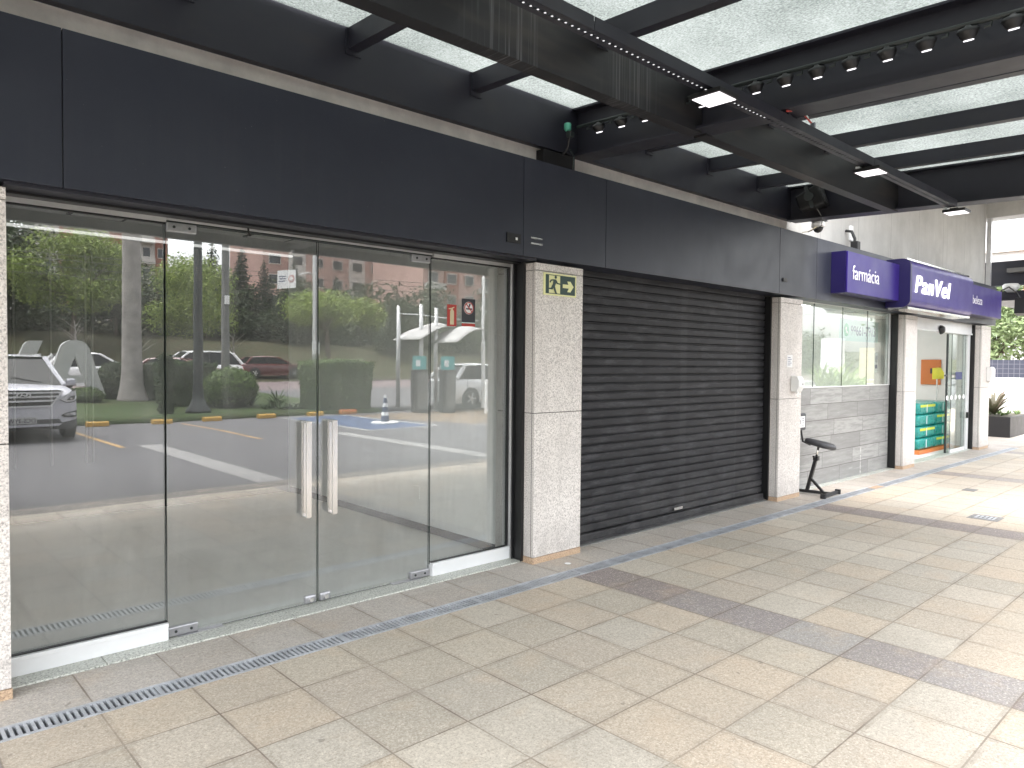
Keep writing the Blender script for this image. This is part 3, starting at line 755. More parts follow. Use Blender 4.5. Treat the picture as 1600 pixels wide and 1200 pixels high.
# ------------------------------------------------------------------ pharmacy
PY = 4.272
t = thing('pharmacy_room', 'bright white pharmacy interior behind the glazed front', 'room', (12.5, 7, 0)); t['kind'] = 'structure'
bx('floor', m_white, t, 8.3, 19.0, 4.351, 11, -.1, .003)
bx('ceiling', m_white, t, 8.3, 19.0, 4.61, 11, 2.8, 2.9)
bx('back_wall', m_white, t, 8.3, 19.0, 10.9, 11, .004, 2.79)
bx('side_wall', m_white, t, 8.3, 8.42, 4.36, 10.89, .004, 2.79)
bx('side_wall', m_white, t, 16.75, 16.88, 4.52, 10.89, .004, 2.79)
for X in (10.5, 13.5): bx('ceiling_light', m_ceil_l, t, X-.6, X+.6, 6.2, 6.8, 2.775, 2.798)
t = thing('tiled_wall', 'low wall of grey plank tiles under the pharmacy window', 'wall', (10.3, PY, 0))
bx('tile_face', plank_tile(), t, 8.551, 11.965, PY-.012, PY+.10, .0105, 1.305)
bx('top_ledge', m_wplas, t, 8.551, 11.985, PY-.016, PY+.12, 1.3055, 1.318)
bx('base_gap', m_black, t, 8.551, 11.965, PY-.006, PY+.05, .008, .0102)
t = thing('pharmacy_window', 'wide pharmacy window of four glass panes above the tiled wall', 'window', (10.3, PY, 1.32))
js = [8.552, 9.36, 10.25, 11.12, 11.93]
for a, b in zip(js, js[1:]): glass('glass_pane', t, a+.003, b-.003, 1.319, 2.41, m_pane2, PY, PY+.01)
bx('side_frame', m_alu, t, 11.932, 11.968, PY-.02, PY+.04, 1.32, 2.41)
t = thing('phone_poster', 'pale teal poster with a phone number behind the pharmacy window', 'poster', (11.5, 4.45, 1.98))
bx('sheet', m_tealp, t, 10.56, 12.36, 4.45, 4.453, 1.965, 2.285)
m = MB(); m.prism(ell(10.80, 2.125, .085, .095, 20), 4.4455, 4.4495); m.prism([(10.735,2.06),(10.75,2.035),(10.79,2.04)], 4.4455, 4.4495); m.build('round_badge', m_wgreen, t)
m = MB(); m.prism([(10.765,2.16),(10.79,2.17),(10.80,2.14),(10.79,2.13),(10.81,2.10),(10.83,2.11),(10.845,2.09),(10.825,2.07),(10.79,2.085),(10.765,2.13)][::-1], 4.443, 4.4453); m.build('handset_mark', m_paper, t)
text('phone_number', '99661-7913', .20, (10.95, 4.448, 2.055), t, m_navy, .001, .002, sx=.98)
t = thing('paper_notice', 'white paper notice low in the right pane of the pharmacy window', 'notice', (12, 4.45, 1.5))
bx('sheet', m_paper, t, 11.87, 12.13, 4.45, 4.453, 1.49, 1.81)
m = MB(); m.box(12.02, 12.10, 4.447, 4.4495, 1.70, 1.79); m.box(11.90, 11.98, 4.447, 4.4495, 1.56, 1.62)
for k in range(6): m.box(11.90, 12.0, 4.447, 4.4495, 1.66+k*.018, 1.666+k*.018)
m.build('print_blocks', m_navy, t)
# sliding door
t = thing('sliding_door', 'white framed automatic glass door of the pharmacy standing half open', 'door', (14.2, PY, 0))
bx('header', m_walu, t, 12.505, 15.95, PY-.07, PY+.08, 2.215, 2.41, bevel=.004)
bx('header_lip', m_walu, t, 12.505, 15.95, PY-.085, PY-.0705, 2.205, 2.235)
bx('jamb', m_walu, t, 15.80, 15.95, PY-.05, PY+.05, .0105, 2.2145, bevel=.003)
bx('jamb', m_walu, t, 12.505, 12.60, PY-.05, PY+.05, .0105, 2.2145, bevel=.003)
q = glass('fixed_leaf', t, 14.98, 15.795, .07, 2.20, m_pane2, PY-.02, PY-.01)
bx('bottom_rail', m_walu, q, 14.98, 15.795, PY-.03, PY, .0105, .069)
q = glass('moving_leaf', t, 14.90, 15.78, .07, 2.20, m_pane2, PY+.025, PY+.035)
bx('stile', m_iron, q, 14.862, 14.898, PY+.015, PY+.045, .0105, 2.2)
bx('lock_bar', m_iron, q, 14.7, 14.86, PY+.0, PY+.02, 1.42, 1.45)
m = MB(); m.lathe([(.0,-.07),(.05,-.065),(.075,-.03),(.08,0)], (14.07, PY-.086, 2.24), 14, 'y'); m.build('motion_sensor', m_black, t, smooth=True)
bx('door_badge', m_navy, t, 15.20, 15.58, PY-.0235, PY-.0208, 1.36, 1.50); 
m = MB()
for k in range(5): m.prism(ell(14.75+k*.24, 1.03, .065, .045, 12), PY-.0235, PY-.0208)
m.build('marker_dots', m_paper, t)
m = MB(); m.box(15.78, 15.86, PY-.085, PY-.0505, .62, .73); m.build('door_lock', m_black, t, bevel=.006)
# diaper packs on an orange base inside the door
t = thing('display_base', 'low orange display base just inside the sliding door', 'display base', (15.1, 4.85, 0))
bx('tray', m_orange, t, 14.2, 16.1, 4.52, 5.5, .004, .075, bevel=.01)
k = 0
labs = ['bottom', 'second', 'third', 'top']
for col in range(2):
    for row in range(4):
        x0 = 14.28+col*.90; z0 = .077+row*.215
        t = thing('packet', 'teal plastic wrapped pack, %s of the %s stack on the orange base' % (labs[row], 'left' if col == 0 else 'right'), 'packet', (x0+.42, 4.85, z0), group='teal packs stacked inside the pharmacy door')
        m = MB(); m.box(x0+.01*(row%2), x0+.86-.02*(row%2), 4.55, 5.3, z0, z0+.208); m.build('wrapper', m_teal, t, bevel=.05)
        if (row+col) % 2: bx('lime_band', m_lime, t, x0+.04, x0+.82, 4.546, 4.5495, z0+.13, z0+.175)
        bx('white_print', m_paper, t, x0+.36, x0+.39, 4.545, 4.5485, z0+.03, z0+.18)
t = thing('yellow_display_card', 'bright yellow card sign standing over the teal packs', 'sign', (15.4, 4.7, 1.0))
m = MB(); m.prism([(15.08,1.36),(15.74,1.36),(15.74,1.48),(15.55,1.58),(15.08,1.57)], 4.60, 4.606); m.build('card', m_yellow, t)
bx('stand', m_alu, t, 15.39, 15.41, 4.612, 4.63, .94, 1.36)
t = thing('red_display', 'orange red display board on the side wall inside the pharmacy door', 'display', (16.7, 5.15, 1.2))
bx('board', m_orange, t, 16.70, 16.745, 4.95, 5.32, 1.22, 1.74, bevel=.005)
bx('dark_print', m_ink, t, 16.693, 16.699, 5.05, 5.14, 1.45, 1.56)

# ------------------------------------------------------------------ pharmacy signs
SY = 3.80
t = thing('shop_sign', 'violet sign panel reading farmácia on the slate fascia', 'sign', (10.1, 3.9, 2.5))
bx('face', m_violet, t, 9.22, 11.2, SY, SY+.02, 2.52, 3.03, bevel=.003)
bx('box_body', m_violetd, t, 9.205, 11.2, SY+.021, 3.999, 2.515, 3.035)
text('lettering', 'farmácia', .26, (9.36, SY-.004, 2.69), t, m_lettert, .003, -.002, sx=1.0)
t = thing('shop_sign', 'raised violet box sign with thick white logo letters', 'sign', (12.2, 3.85, 2.45))
def stadium(y0, y1, z0, z1, r, n=8):
    pts = []
    for k in range(n+1):
        a = math.pi/2*k/n; pts.append((y0+r-r*math.sin(a), z0+r-r*math.cos(a)))
    for k in range(n+1):
        a = math.pi/2*k/n; pts.append((y0+r-r*math.cos(a), z1-r+r*math.sin(a)))
    pts += [(y1, z1), (y1, z0)]
    return pts
m = MB(); m.prismx(stadium(3.66, 3.97, 2.44, 3.10, .10)[::-1], 11.02, 13.9); m.build('box_body', m_violet, t)
m = MB(); m.prismx(stadium(3.652, 3.975, 2.43, 3.11, .105)[::-1], 10.96, 11.018); m.build('end_cap', m_violetd, t)
MB().box(11.02, 13.9, 3.70, 3.96, 2.408, 2.4395).build('bottom_rail', m_chrome, t); MB().box(11.02, 13.9, 3.72, 3.96, 3.1005, 3.125).build('top_rail', m_chrome, t)  # chrome strips stand in for silvery reflections on the sign's curved edges
text('lettering', 'PanVel', .35, (11.12, 3.648, 2.65), t, m_letter, .006, .003, .2, sx=1.42, space=1.13)
t = thing('shop_sign', 'violet sign panel reading beleza at the end of the fascia', 'sign', (15, 3.9, 2.5))
bx('face', m_violet, t, 13.92, 16.25, SY, SY+.02, 2.52, 3.03, bevel=.003)
bx('box_body', m_violetd, t, 13.92, 16.265, SY+.021, 3.999, 2.515, 3.035)
text('lettering', 'beleza', .22, (14.40, SY-.004, 2.70), t, m_lettert, .003, -.003, sx=1.05)
t = thing('floodlight', 'small black floodlight on the end of the violet sign', 'floodlight', (16.3, 3.6, 2.6))
MB().tube([(16.2,3.80,3.05),(16.3,3.7,3.12),(16.42,3.6,3.02),(16.42,3.55,2.9)], .015, 8).build('arm', m_black, t)
m = MB(); m.prism([(16.34,2.62),(16.56,2.58),(16.60,2.86),(16.38,2.92)], 3.45, 3.62); m.build('housing', m_black, t, bevel=.01)
# ------------------------------------------------------------------ glass canopy
YO = -.85      # outer edge
t = thing('glass_canopy', 'dark steel canopy with textured glass panels over the walkway', 'canopy', (4, 2, 3.2))
bx('wall_beam', m_steel, t, -2.6, 8.5, 4.138, 4.20, 3.337, 3.735)
def crossbeam(X):
    m = MB(); a, b = 4.137, YO
    m.ybeam(X-.11, X+.11, b, a, 3.318+cz(b), 3.336+cz(b), 3.318+cz(a), 3.336+cz(a))
    m.ybeam(X-.015, X+.015, b, a, 3.3365+cz(b), 3.70+cz(b), 3.3365+cz(a), 3.70+cz(a))
    m.ybeam(X-.10, X+.10, b, a, 3.7005+cz(b), 3.716+cz(b), 3.7005+cz(a), 3.716+cz(a))
    return m.build('cross_beam', m_steel, t)
for X in (.35, 4.59, 8.39): crossbeam(X)
px_ = [-2.6, .33, .37, 4.572, 4.608, 8.37]
for a, b in ((-2.6,.24),(.46,4.47),(4.71,8.27)):
    m = MB(); m.box(a-.09, b+.09, 2.93, 3.035, 3.26, 3.66); m.build('purlin', m_streak, t)
    m = MB(); m.box(a-.09, b+.09, YO, YO+.10, 3.30+cz(YO)-.02, 3.70+cz(YO)); m.build('edge_beam', m_steel, t)
rx = [-1.75, -.70, 1.39, 2.43, 3.45, 5.56, 6.60, 7.61]
for X in rx:
    for ya, yb in ((4.137, 3.036), (2.929, YO+.101)):
        m = MB(); m.ybeam(X-.04, X+.04, yb, ya, 3.585+cz(yb), 3.716+cz(yb), 3.585+cz(ya), 3.716+cz(ya)); m.build('rafter', m_steel, t)
        m = MB(); m.box(X-.055, X+.055, ya-.012, ya-.0005, 3.55+cz(ya), 3.716+cz(ya)) if ya > 4 else m.box(X-.05, X+.05, ya-.012, ya-.0005, 3.57+cz(ya), 3.70+cz(ya)); m.build('rafter_plate', m_steel, t)
gx = sorted(rx+[.35, 4.59, 8.39, -2.6])
for a, b in zip(gx, gx[1:]):
    for ya, yb in ((4.13, 3.0), (2.99, 1.0), (.99, YO-.05)):
        m = MB(); m.ybeam(a+.006, b-.006, yb, ya, 3.7175+cz(yb), 3.7275+cz(yb), 3.7175+cz(ya), 3.7275+cz(ya)); m.build('glass_panel', m_rglass, t)
m = MB(); m.box(-2.6, 8.45, 2.925, 3.04, 3.6605, 3.668); m.build('purlin_cap', m_steel, t)

# perforated cable tray under the canopy
t = thing('cable_tray', 'perforated dark steel cable tray running below the canopy beams', 'cable tray', (4, 2.3, 3.16))
TY0, TY1, TZ = 2.275, 2.36, 3.168
def tray(x0, x1):
    m = MB(); pitch = .045; hole = .019; yc0, yc1 = TY0+.032, TY1-.032
    m.box(x0, x1, TY0, yc0, TZ, TZ+.003); m.box(x0, x1, yc1, TY1, TZ, TZ+.003)
    x = x0
    while x < x1:
        e = min(x+pitch-hole, x1); m.box(x, e, yc0, yc1, TZ, TZ+.003); x += pitch
    m.box(x0, x1, TY0, TY0+.003, TZ+.0032, TZ+.065); m.box(x0, x1, TY1-.003, TY1, TZ+.0032, TZ+.065)
    return m.build('tray_length', m_steel, t)
for k in range(78):  # glowing discs imitate sky light showing through the tray holes
    x = .85+k*.045
    MB().lathe([(.0058, TZ-.0012), (.0058, TZ-.0003)], (x, (TY0+TY1)/2, 0), 8).build('hole_glow', m_dot, t)
tray(-1.5, 2.62); tray(2.626, 4.45); tray(4.456, 5.98); tray(5.986, 8.05)
for X in (.35, 4.59): bx('bracket', m_steel, t, X-.02, X+.02, TY0+.01, TY1-.01, TZ+.0035, 3.252)
MB().tube([(4.5,2.262,3.24),(4.62,2.255,3.27),(4.75,2.26,3.27),(4.85,2.265,3.245)], .007, 6).build('red_cable', m_red, t)
MB().tube([(4.62,2.25,3.275),(4.72,2.25,3.28),(4.80,2.26,3.262)], .006, 6).build('pale_cable', m_tealp, t)
bx('junction', m_zinc, t, 4.98, 5.0, 2.30, 2.33, TZ+.066, TZ+.12)
for X0, lab in ((3.60, 'square white panel light below the tray, nearest the glass doors'), (5.88, 'square white panel light below the tray, in the middle of its row'), (8.02, 'square white panel light at the far end of the tray')):
    t = thing('panel_light', lab, 'light', (X0+.1, 2.3, 3.11), group='panel lights under the cable tray')
    bx('housing', m_black, t, X0, X0+.20, 2.20, 2.40, 3.122, 3.148, bevel=.002)
    bx('face', m_panel, t, X0+.012, X0+.188, 2.212, 2.388, 3.1185, 3.1217)
    bx('clip', m_black, t, X0+.06, X0+.14, 2.28, 2.35, 3.1485, 3.1675)
    bx('driver', m_wplas, t, X0+.10, X0+.16, 2.385, 2.42, 3.149, 3.19)

# light rail with bell lamps on the middle cross beam
t = thing('lamp_rail', 'black pipe rail of small round lamps along the middle canopy beam', 'light rail', (4.35, 1.8, 3.3))
PX = 4.36
def pz(y): return 3.50+.036*(y-4.15)
MB().tube([(PX, y, pz(y)) for y in (3.95, 3.05)], .014, 8).build('pipe', m_iron, t, smooth=True)
MB().tube([(PX, y, pz(y)) for y in (2.92, 1.6, .2, -.6)], .014, 8).build('pipe', m_iron, t, smooth=True)
ys = [3.72, 3.50, 3.28] + [2.80-.2*k for k in range(16)]
for y in ys:
    if y < -.6: break
    c = Vector((PX-.012, y, pz(y)-.042))
    xf = Matrix.Translation(c) @ Matrix.Rotation(R(-18), 4, 'Y') @ Matrix.Scale(.72, 4)
    q = MB().lathe([(.014,.046),(.022,.035),(.058,.026),(.072,.012),(.074,.004),(.052,-.04),(.036,-.056)], (0,0,0), 18).build('lamp', m_black, t, smooth=True, xf=xf)
    MB().lathe([(.034,-.0572),(.034,-.063)], (0,0,0), 16).build('lens', m_lens, q, xf=xf)
    MB().tube([(PX, y+.1, pz(y)-.012), (PX, y+.1, pz(y)-.03), (PX, y+.13, pz(y)-.03)], .008, 6).build('clip', m_iron, t)
t = thing('junction_box', 'green cable connector hanging where the light rail meets the wall', 'connector', (4.33, 4.02, 3.4))
m = MB(); m.lathe([(.02,0),(.03,.015),(.03,.05),(.025,.06)], (4.32, 4.02, 3.47), 12); m.build('cap', m_green, t, smooth=True)
MB().tube([(4.32,4.02,3.47),(4.325,4.0,3.42),(4.34,4.03,3.37),(4.36,4.06,3.34),(4.33,4.08,3.29)], .009, 6).build('cable', m_black, t, smooth=True)
MB().box(4.31,4.36,3.98,4.03,3.42,3.465).build('body', m_iron, t, bevel=.006)
MB().tube([(4.44,4.10,3.36),(4.40,4.02,3.28),(4.36,3.99,3.2),(4.35,3.985,3.165)], .007, 6).build('drop_cable', m_iron, t, smooth=True)
t = thing('wall_bracket', 'black steel saddle where the middle canopy beam meets the limestone band', 'bracket', (4.2, 4.1, 3.2))
bx('plate', m_black, t, 4.15, 4.52, 4.12, 4.2045, 3.20, 3.316)

# speaker, cameras, small lights
t = thing('loudspeaker', 'black box loudspeaker fixed under the canopy corner', 'speaker', (8.15, 3.9, 3.4))
xf = Matrix.Translation((8.20, 3.80, 3.50)) @ Matrix.Rotation(R(14), 4, 'Z') @ Matrix.Rotation(R(-18), 4, 'X')
m = MB(); m.hexa([(-.16,-.13,-.12),(.16,-.13,-.12),(.10,.15,-.08),(-.10,.15,-.08),(-.16,-.13,.12),(.16,-.13,.12),(.10,.15,.08),(-.10,.15,.08)]); m.build('cabinet', m_black, t, bevel=.02, xf=xf)
m = MB(); m.box(-.135,.135,-.142,-.1305,-.098,.098); m.build('grille', m_clad, t, bevel=.01, xf=xf)
m = MB(); m.box(-.165,.165,-.02,.02,.1205,.128); m.box(-.172,-.1655,-.02,.02,-.13,.128); m.build('yoke', m_iron, t, xf=xf)
m = MB(); m.lathe([(.05,-.03),(.05,0)], (-.175,.0,.0), 14, 'x'); m.build('yoke_knob', m_iron, t, xf=xf)
MB().tube([(8.22,3.75,3.40),(8.30,3.72,3.30),(8.36,3.75,3.22),(8.33,3.9,3.16)], .005, 6).build('wire', m_pole, t)
t = thing('dome_camera', 'white dome security camera hanging below the canopy end beam', 'camera', (8.6, 3.85, 3.2))
m = MB(); m.lathe([(.055,-.002),(.075,-.012),(.078,-.06),(.070,-.075)], (8.66,3.93,3.335), 20); m.build('housing', m_wplas, t, smooth=True)
m = MB(); m.lathe([(.060,-.076),(.055,-.10),(.038,-.125),(.012,-.137)], (8.66,3.93,3.335), 18); m.build('lens_dome', m_black, t, smooth=True)
bx('mount', m_steel, t, 8.58, 8.74, 3.85, 4.0, 3.3335, 3.345)
MB().tube([(8.60,3.92,3.26),(8.45,3.95,3.19),(8.36,3.98,3.168)], .004, 6).build('wire', m_cream, t)
t = thing('wall_light', 'small black bracket lamp on the concrete wall above the fascia', 'lamp', (10.2, 4.15, 3.17))
MB().tube([(10.20,4.24,3.46),(10.20,4.16,3.44),(10.21,4.12,3.34),(10.21,4.12,3.17)], .02, 8).build('arm', m_black, t)
bx('head', m_black, t, 10.16, 10.26, 4.06, 4.16, 3.17, 3.30, bevel=.01)
t = thing('junction_box', 'narrow white junction box on the concrete wall', 'box', (10.37, 4.23, 3.35))
bx('cover', m_wplas, t, 10.32, 10.40, 4.215, 4.2495, 3.34, 3.55, bevel=.005)
bx('button', m_ink, t, 10.352, 10.368, 4.2125, 4.2148, 3.47, 3.485)

# ------------------------------------------------------------------ floor fittings
t = thing('floor_spotlight', 'small round recessed floor light in front of the exit sign pillar', 'light', (4.22, 3.88, 0))
m = MB(); m.lathe([(.032,.0045),(.032,.008),(.026,.009)], (4.222,3.877,0), 18); m.build('rim', m_chrome, t)
m = MB(); m.lathe([(.025,.0092),(.025,.0098)], (4.222,3.877,0), 16); m.build('lens', m_paper, t)
t = thing('floor_drain', 'small square drain cover set in the paving far to the right', 'drain', (8.8, 2.15, 0))
bx('frame', m_strip, t, 8.71, 9.0, 2.02, 2.30, .0045, .007)
bx('cover', m_zinc, t, 8.77, 8.94, 2.07, 2.25, .0072, .010)
m = MB()
for k in range(4): m.box(8.79, 8.92, 2.09+k*.04, 2.10+k*.04, .0102, .0112)
m.build('slots', m_black, t)
tag(MB().box(10.6, 10.8, 2.72, 2.86, .0045, .009).build('floor_plate', m_pole), 'small dull metal plate lying in the paving beyond the stool', 'plate')

# ------------------------------------------------------------------ sit-stand stool
t = thing('work_stool', 'black sit stand stool with a tilted seat beside the pillar', 'stool', (8.85, 4.0, 0))
m = MB(); m.tube([(8.80,4.22,.035),(8.84,3.80,.035)], .024, 4); m.build('base_bar', m_black, t)
m = MB(); m.tube([(8.62,3.775,.03),(9.06,3.80,.03)], .026, 4); m.build('front_foot', m_black, t)
for a in ((8.605,3.774),(9.075,3.801)): MB().box(a[0]-.02,a[0]+.02,a[1]-.03,a[1]+.03,.0045,.062).build('foot_cap', m_rub, t, bevel=.004)
m = MB(); m.tube([(8.815,4.07,.045),(8.872,3.99,.45)], .026, 4); m.build('post', m_black, t)
m = MB(); m.tube([(8.835,3.88,.045),(8.832,4.04,.20)], .018, 4); m.build('brace', m_black, t)
m = MB(); m.box(8.845,8.905,3.96,4.02,.42,.475); m.tube([(8.85,3.99,.465),(8.79,3.99,.475)], .014, 6); m.build('clamp', m_black, t, bevel=.004)
m = MB(); m.tube([(8.872,3.99,.45),(8.88,3.965,.60)], .014, 10); m.build('gas_rod', m_chrome, t, smooth=True)
xf = Matrix.Translation((8.885, 3.95, .625)) @ Matrix.Rotation(R(-8), 4, 'Z') @ Matrix.Rotation(R(15), 4, 'X') @ Matrix.Rotation(R(10), 4, 'Y')
m = MB()
pts = []
for k in range(28):
    a = 2*math.pi*k/28; ca, sa = math.cos(a), math.sin(a)
    e = lambda q: math.copysign(abs(q)**.55, q)
    pts.append((.165*e(ca)*(1-.10*sa), .165*e(sa)))
n = len(pts); vs = []; fs = []
for sc_, zz in ((.80,-.035),(.97,-.02),(1,.0),(.95,.025),(.8,.040),(.4,.044)): vs += [(x*sc_, y*sc_, zz-.012*(y/.18)) for x, y in pts]
for j in range(5):
    for k in range(n): fs.append((j*n+k, j*n+(k+1)%n, (j+1)*n+(k+1)%n, (j+1)*n+k))
fs.append(tuple(range(n-1,-1,-1))); fs.append(tuple(5*n+k for k in range(n)))
m.add(vs, fs); m.build('seat', m_seat, t, smooth=True, xf=xf)
m = MB(); m.tube([(8.86,4.06,.61),(8.80,4.13,.65),(8.785,4.15,.80)], .012, 6); m.build('back_stem', m_black, t)
q = MB().box(8.60,8.90,4.135,4.175,.785,1.0).build('backrest', m_seat, t, bevel=.035)
bx('paper_label', m_paper, q, 8.66, 8.855, 4.1325, 4.1345, .825, .965)
bx('print', m_ink, q, 8.685, 8.74, 4.1305, 4.1322, .87, .92)
m = MB()
for k in range(4): m.box(8.775, 8.83, 4.1305, 4.1322, .85+k*.028, .857+k*.028)
m.build('print_lines', m_ink, q)

# ------------------------------------------------------------------ right end of the walkway
t = thing('planter_box', 'dark rectangular planter box at the end of the walkway', 'planter', (19.9, 4.6, 0))
m = MB(); m.hexa([(18.65,4.40,.0045),(19.0,3.94,.0045),(21.0,4.6,.0045),(20.4,5.3,.0045),(18.65,4.40,.47),(19.0,3.94,.47),(21.0,4.6,.47),(20.4,5.3,.47)]) if False else m.box(19.3, 21.2, 4.28, 5.6, .0045, .47)
m.build('box_body', m_planter, t, bevel=.01)
bx('soil', m_earth, t, 19.36, 21.14, 4.34, 5.54, .4705, .474)
def strap_leaves(m, c, n, L, wd, rnd, up=.8):
    for k in range(n):
        a = rnd.uniform(0, 2*math.pi); tl = L*rnd.uniform(.65, 1.1); e = rnd.uniform(.35, 1.0)*up
        d = Vector((math.cos(a), math.sin(a), 0)); s = Vector((-d.y, d.x, 0)); prev = None; N = 6
        vs = []; fs = []
        for i in range(N+1):
            q = i/N; p = Vector(c)+d*tl*q*(1.1-.35*e)+Vector((0,0,1))*tl*(q*e*1.25-.75*q*q*e*.9)
            w_ = wd*(1-q)**.6*(.6+.8*q if q < .5 else 1)
            vs += [p-s*w_, p+s*w_-Vector((0,0,.0)), ]
        for i in range(N): fs.append((2*i, 2*i+1, 2*i+3, 2*i+2))
        m.add(vs, fs)
rnd = random.Random(5)
m = MB(); strap_leaves(m, (19.75,4.72,.50), 54, .85, .045, rnd, 1.25)
tag(m.build('bromeliad_plant', m_brom), 'large bronze green bromeliad growing in the dark planter box', 'plant')
m = MB()
for k in range(26): strap_leaves(m, (rnd.uniform(19.45,21.0), rnd.uniform(4.38,5.4), .475), 14, .28, .012, rnd, .9)
tag(m.build('grass_plant', m_lf_y), 'low bright green grassy plants filling the dark planter box', 'plant')
t = thing('boundary_wall', 'white rendered boundary wall beyond the planter box', 'wall', (26, 8, 0))
bx('wall_face', m_wplas, t, 27.0, 27.3, 3.6, 22, .0045, 1.26)
t = thing('tiled_screen', 'dark blue tiled screen wall behind the white boundary wall', 'wall', (31, 9, 0))
def tilegrid():
    tt = NT('blue_grid_tiling'); P = tt.pos(); x, y, z = tt.xyz(P)
    fy = tt.math('FRACT', tt.math('DIVIDE', y, .17)); fz = tt.math('FRACT', tt.math('ADD', tt.math('DIVIDE', z, .17), 10))
    j = tt.math('MAXIMUM', tt.math('LESS_THAN', fy, .09), tt.math('LESS_THAN', fz, .09))
    c = tt.mix(j, tt.mix(tt.noise(2, 3, .6, P), (.020, .023, .040), (.045, .048, .07)), (.12, .12, .14))
    return tt.done(tt.bsdf(c, .35))
bx('tile_face', tilegrid(), t, 31.0, 31.2, 4.5, 24, .0045, 1.86)
m = MB(); rnd = random.Random(9)
for k in range(14): strap_leaves(m, (28.3+rnd.uniform(-.3,.3), 6.35+rnd.uniform(-.5,.5), 1.0), 14, .5, .03, rnd, .9)
tag(m.build('shrub', m_lf_y), 'small light green shrub showing above the white boundary wall', 'shrub')
# second dark canopy
t = thing('side_canopy', 'second lower dark canopy with a security camera at the right edge', 'canopy', (18, 3.9, 2.9))
bx('fascia_beam', m_steel, t, 17.4, 17.7, 1.2, 4.40, 3.27, 3.75)
bx('lower_beam', m_steel, t, 17.55, 19.5, 1.2, 4.40, 3.00, 3.16)
bx('soffit', m_steel, t, 17.0, 19.5, 1.2, 4.30, 2.92, 2.9995)
bx('lamp_body', m_pole, t, 17.2, 17.39, 3.3, 3.95, 3.50, 3.58)
q = MB().lathe([(.12,0),(.15,-.03),(.14,-.10),(.06,-.17)], (17.25,3.88,3.27), 18).build('camera_dome', m_wplas, t, smooth=True)
t = thing('concrete_frame', 'pale concrete beam and grey post framing the sky at the walkway end', 'frame', (17.5, 4, 4.5))
bx('beam', m_conc, t, 16.91, 17.4, -1.2, 4.6, 4.58, 5.4)
bx('added_shade_slab', m_conc, t, 8.9, 17.39, -1.2, 4.24, 5.41, 5.6)  # unseen slab added to keep sky light off the pharmacy wall and paving
bx('post', m_alu, t, 16.905, 16.99, 4.16, 4.24, 3.18, 4.5795)
# ------------------------------------------------------------------ vegetation
def leaf_cloud(m, lobes, n, size, rnd, shell=.55, flat=0):
    tot = sum(l[3]*l[4]*l[5] for l in lobes)
    for (cx, cy, cz0, rx_, ry_, rz_) in lobes:
        for _ in range(int(n*rx_*ry_*rz_/tot)+1):
            d = Vector((rnd.gauss(0,1), rnd.gauss(0,1), rnd.gauss(0,1))).normalized()
            q = rnd.random()**(shell)
            p = Vector((cx+d.x*rx_*q, cy+d.y*ry_*q, cz0+d.z*rz_*q))
            s = size*rnd.uniform(.6, 1.3)
            a = Vector((rnd.gauss(0,1), rnd.gauss(0,1), rnd.gauss(0,.5))).normalized()
            nrm = (d*.5+Vector((rnd.gauss(0,.6), rnd.gauss(0,.6), rnd.gauss(.5,.6)))).normalized()
            b = nrm.cross(a)
            if b.length < .05: continue
            b.normalize(); a = b.cross(nrm)
            m.add([p-a*s, p-b*s*.45, p+a*s, p+b*s*.45], [(0,1,2,3)])
def crown_lobes(rnd, r, h0, h1, n, lr=.38):
    L = []
    for k in range(n):
        a = rnd.uniform(0, 2*math.pi); q = math.sqrt(rnd.random())*.78
        t_ = rnd.random(); prof = math.sin(math.pi*(.12+.8*t_))**.7
        z = h0+(h1-h0)*(.12+.76*t_); s = r*lr*rnd.uniform(.7, 1.25)
        L.append((math.cos(a)*q*r*prof, math.sin(a)*q*r*prof, z, s, s, s*.72))
    return L
def make_tree(name, label, cat, loc, h, r, h0, lmat, seed, nl=7000, ls=.16, lobes=16, trunk=.16, lr=.38, bark=None, umbrella=False, group=None):
    rnd = random.Random(seed)
    t = thing(name, label, cat, loc, 0, group)
    L = crown_lobes(rnd, r, h0, h, lobes, lr)
    if umbrella:
        L = []
        for k in range(lobes):
            a = rnd.uniform(0, 2*math.pi); q = math.sqrt(rnd.random())*.8
            L.append((math.cos(a)*q*r, math.sin(a)*q*r, h-(.25+.35*q*q)*(h-h0)-rnd.uniform(0,.15)*(h-h0), r*lr*rnd.uniform(.8,1.2), r*lr*rnd.uniform(.8,1.2), (h-h0)*.26))
    m = MB(); leaf_cloud(m, L, nl, ls, rnd); m.build('crown', lmat, t, local=True)
    m = MB(); top = Vector((rnd.uniform(-.2,.2), rnd.uniform(-.2,.2), h0+(h-h0)*.25))
    m.tube([(0,0,-.3), (.05,0,h0*.4), top], [trunk*1.3, trunk, trunk*.7], 8)
    for l in L[:9]:
        e = Vector(l[:3]); mid = top.lerp(e, .5)+Vector((0,0,-.15))
        m.tube([top-Vector((0,0,.3)), mid, e], [trunk*.55, trunk*.35, trunk*.1], 6)
    m.build('trunk', bark or m_bark, t, local=True)
    return t
def at(t, loc, rz, s, label):
    o = copy_tree(t); o.location = loc; o.rotation_euler = (0,0,rz); o.scale = (s,s,s); o['label'] = label; return o

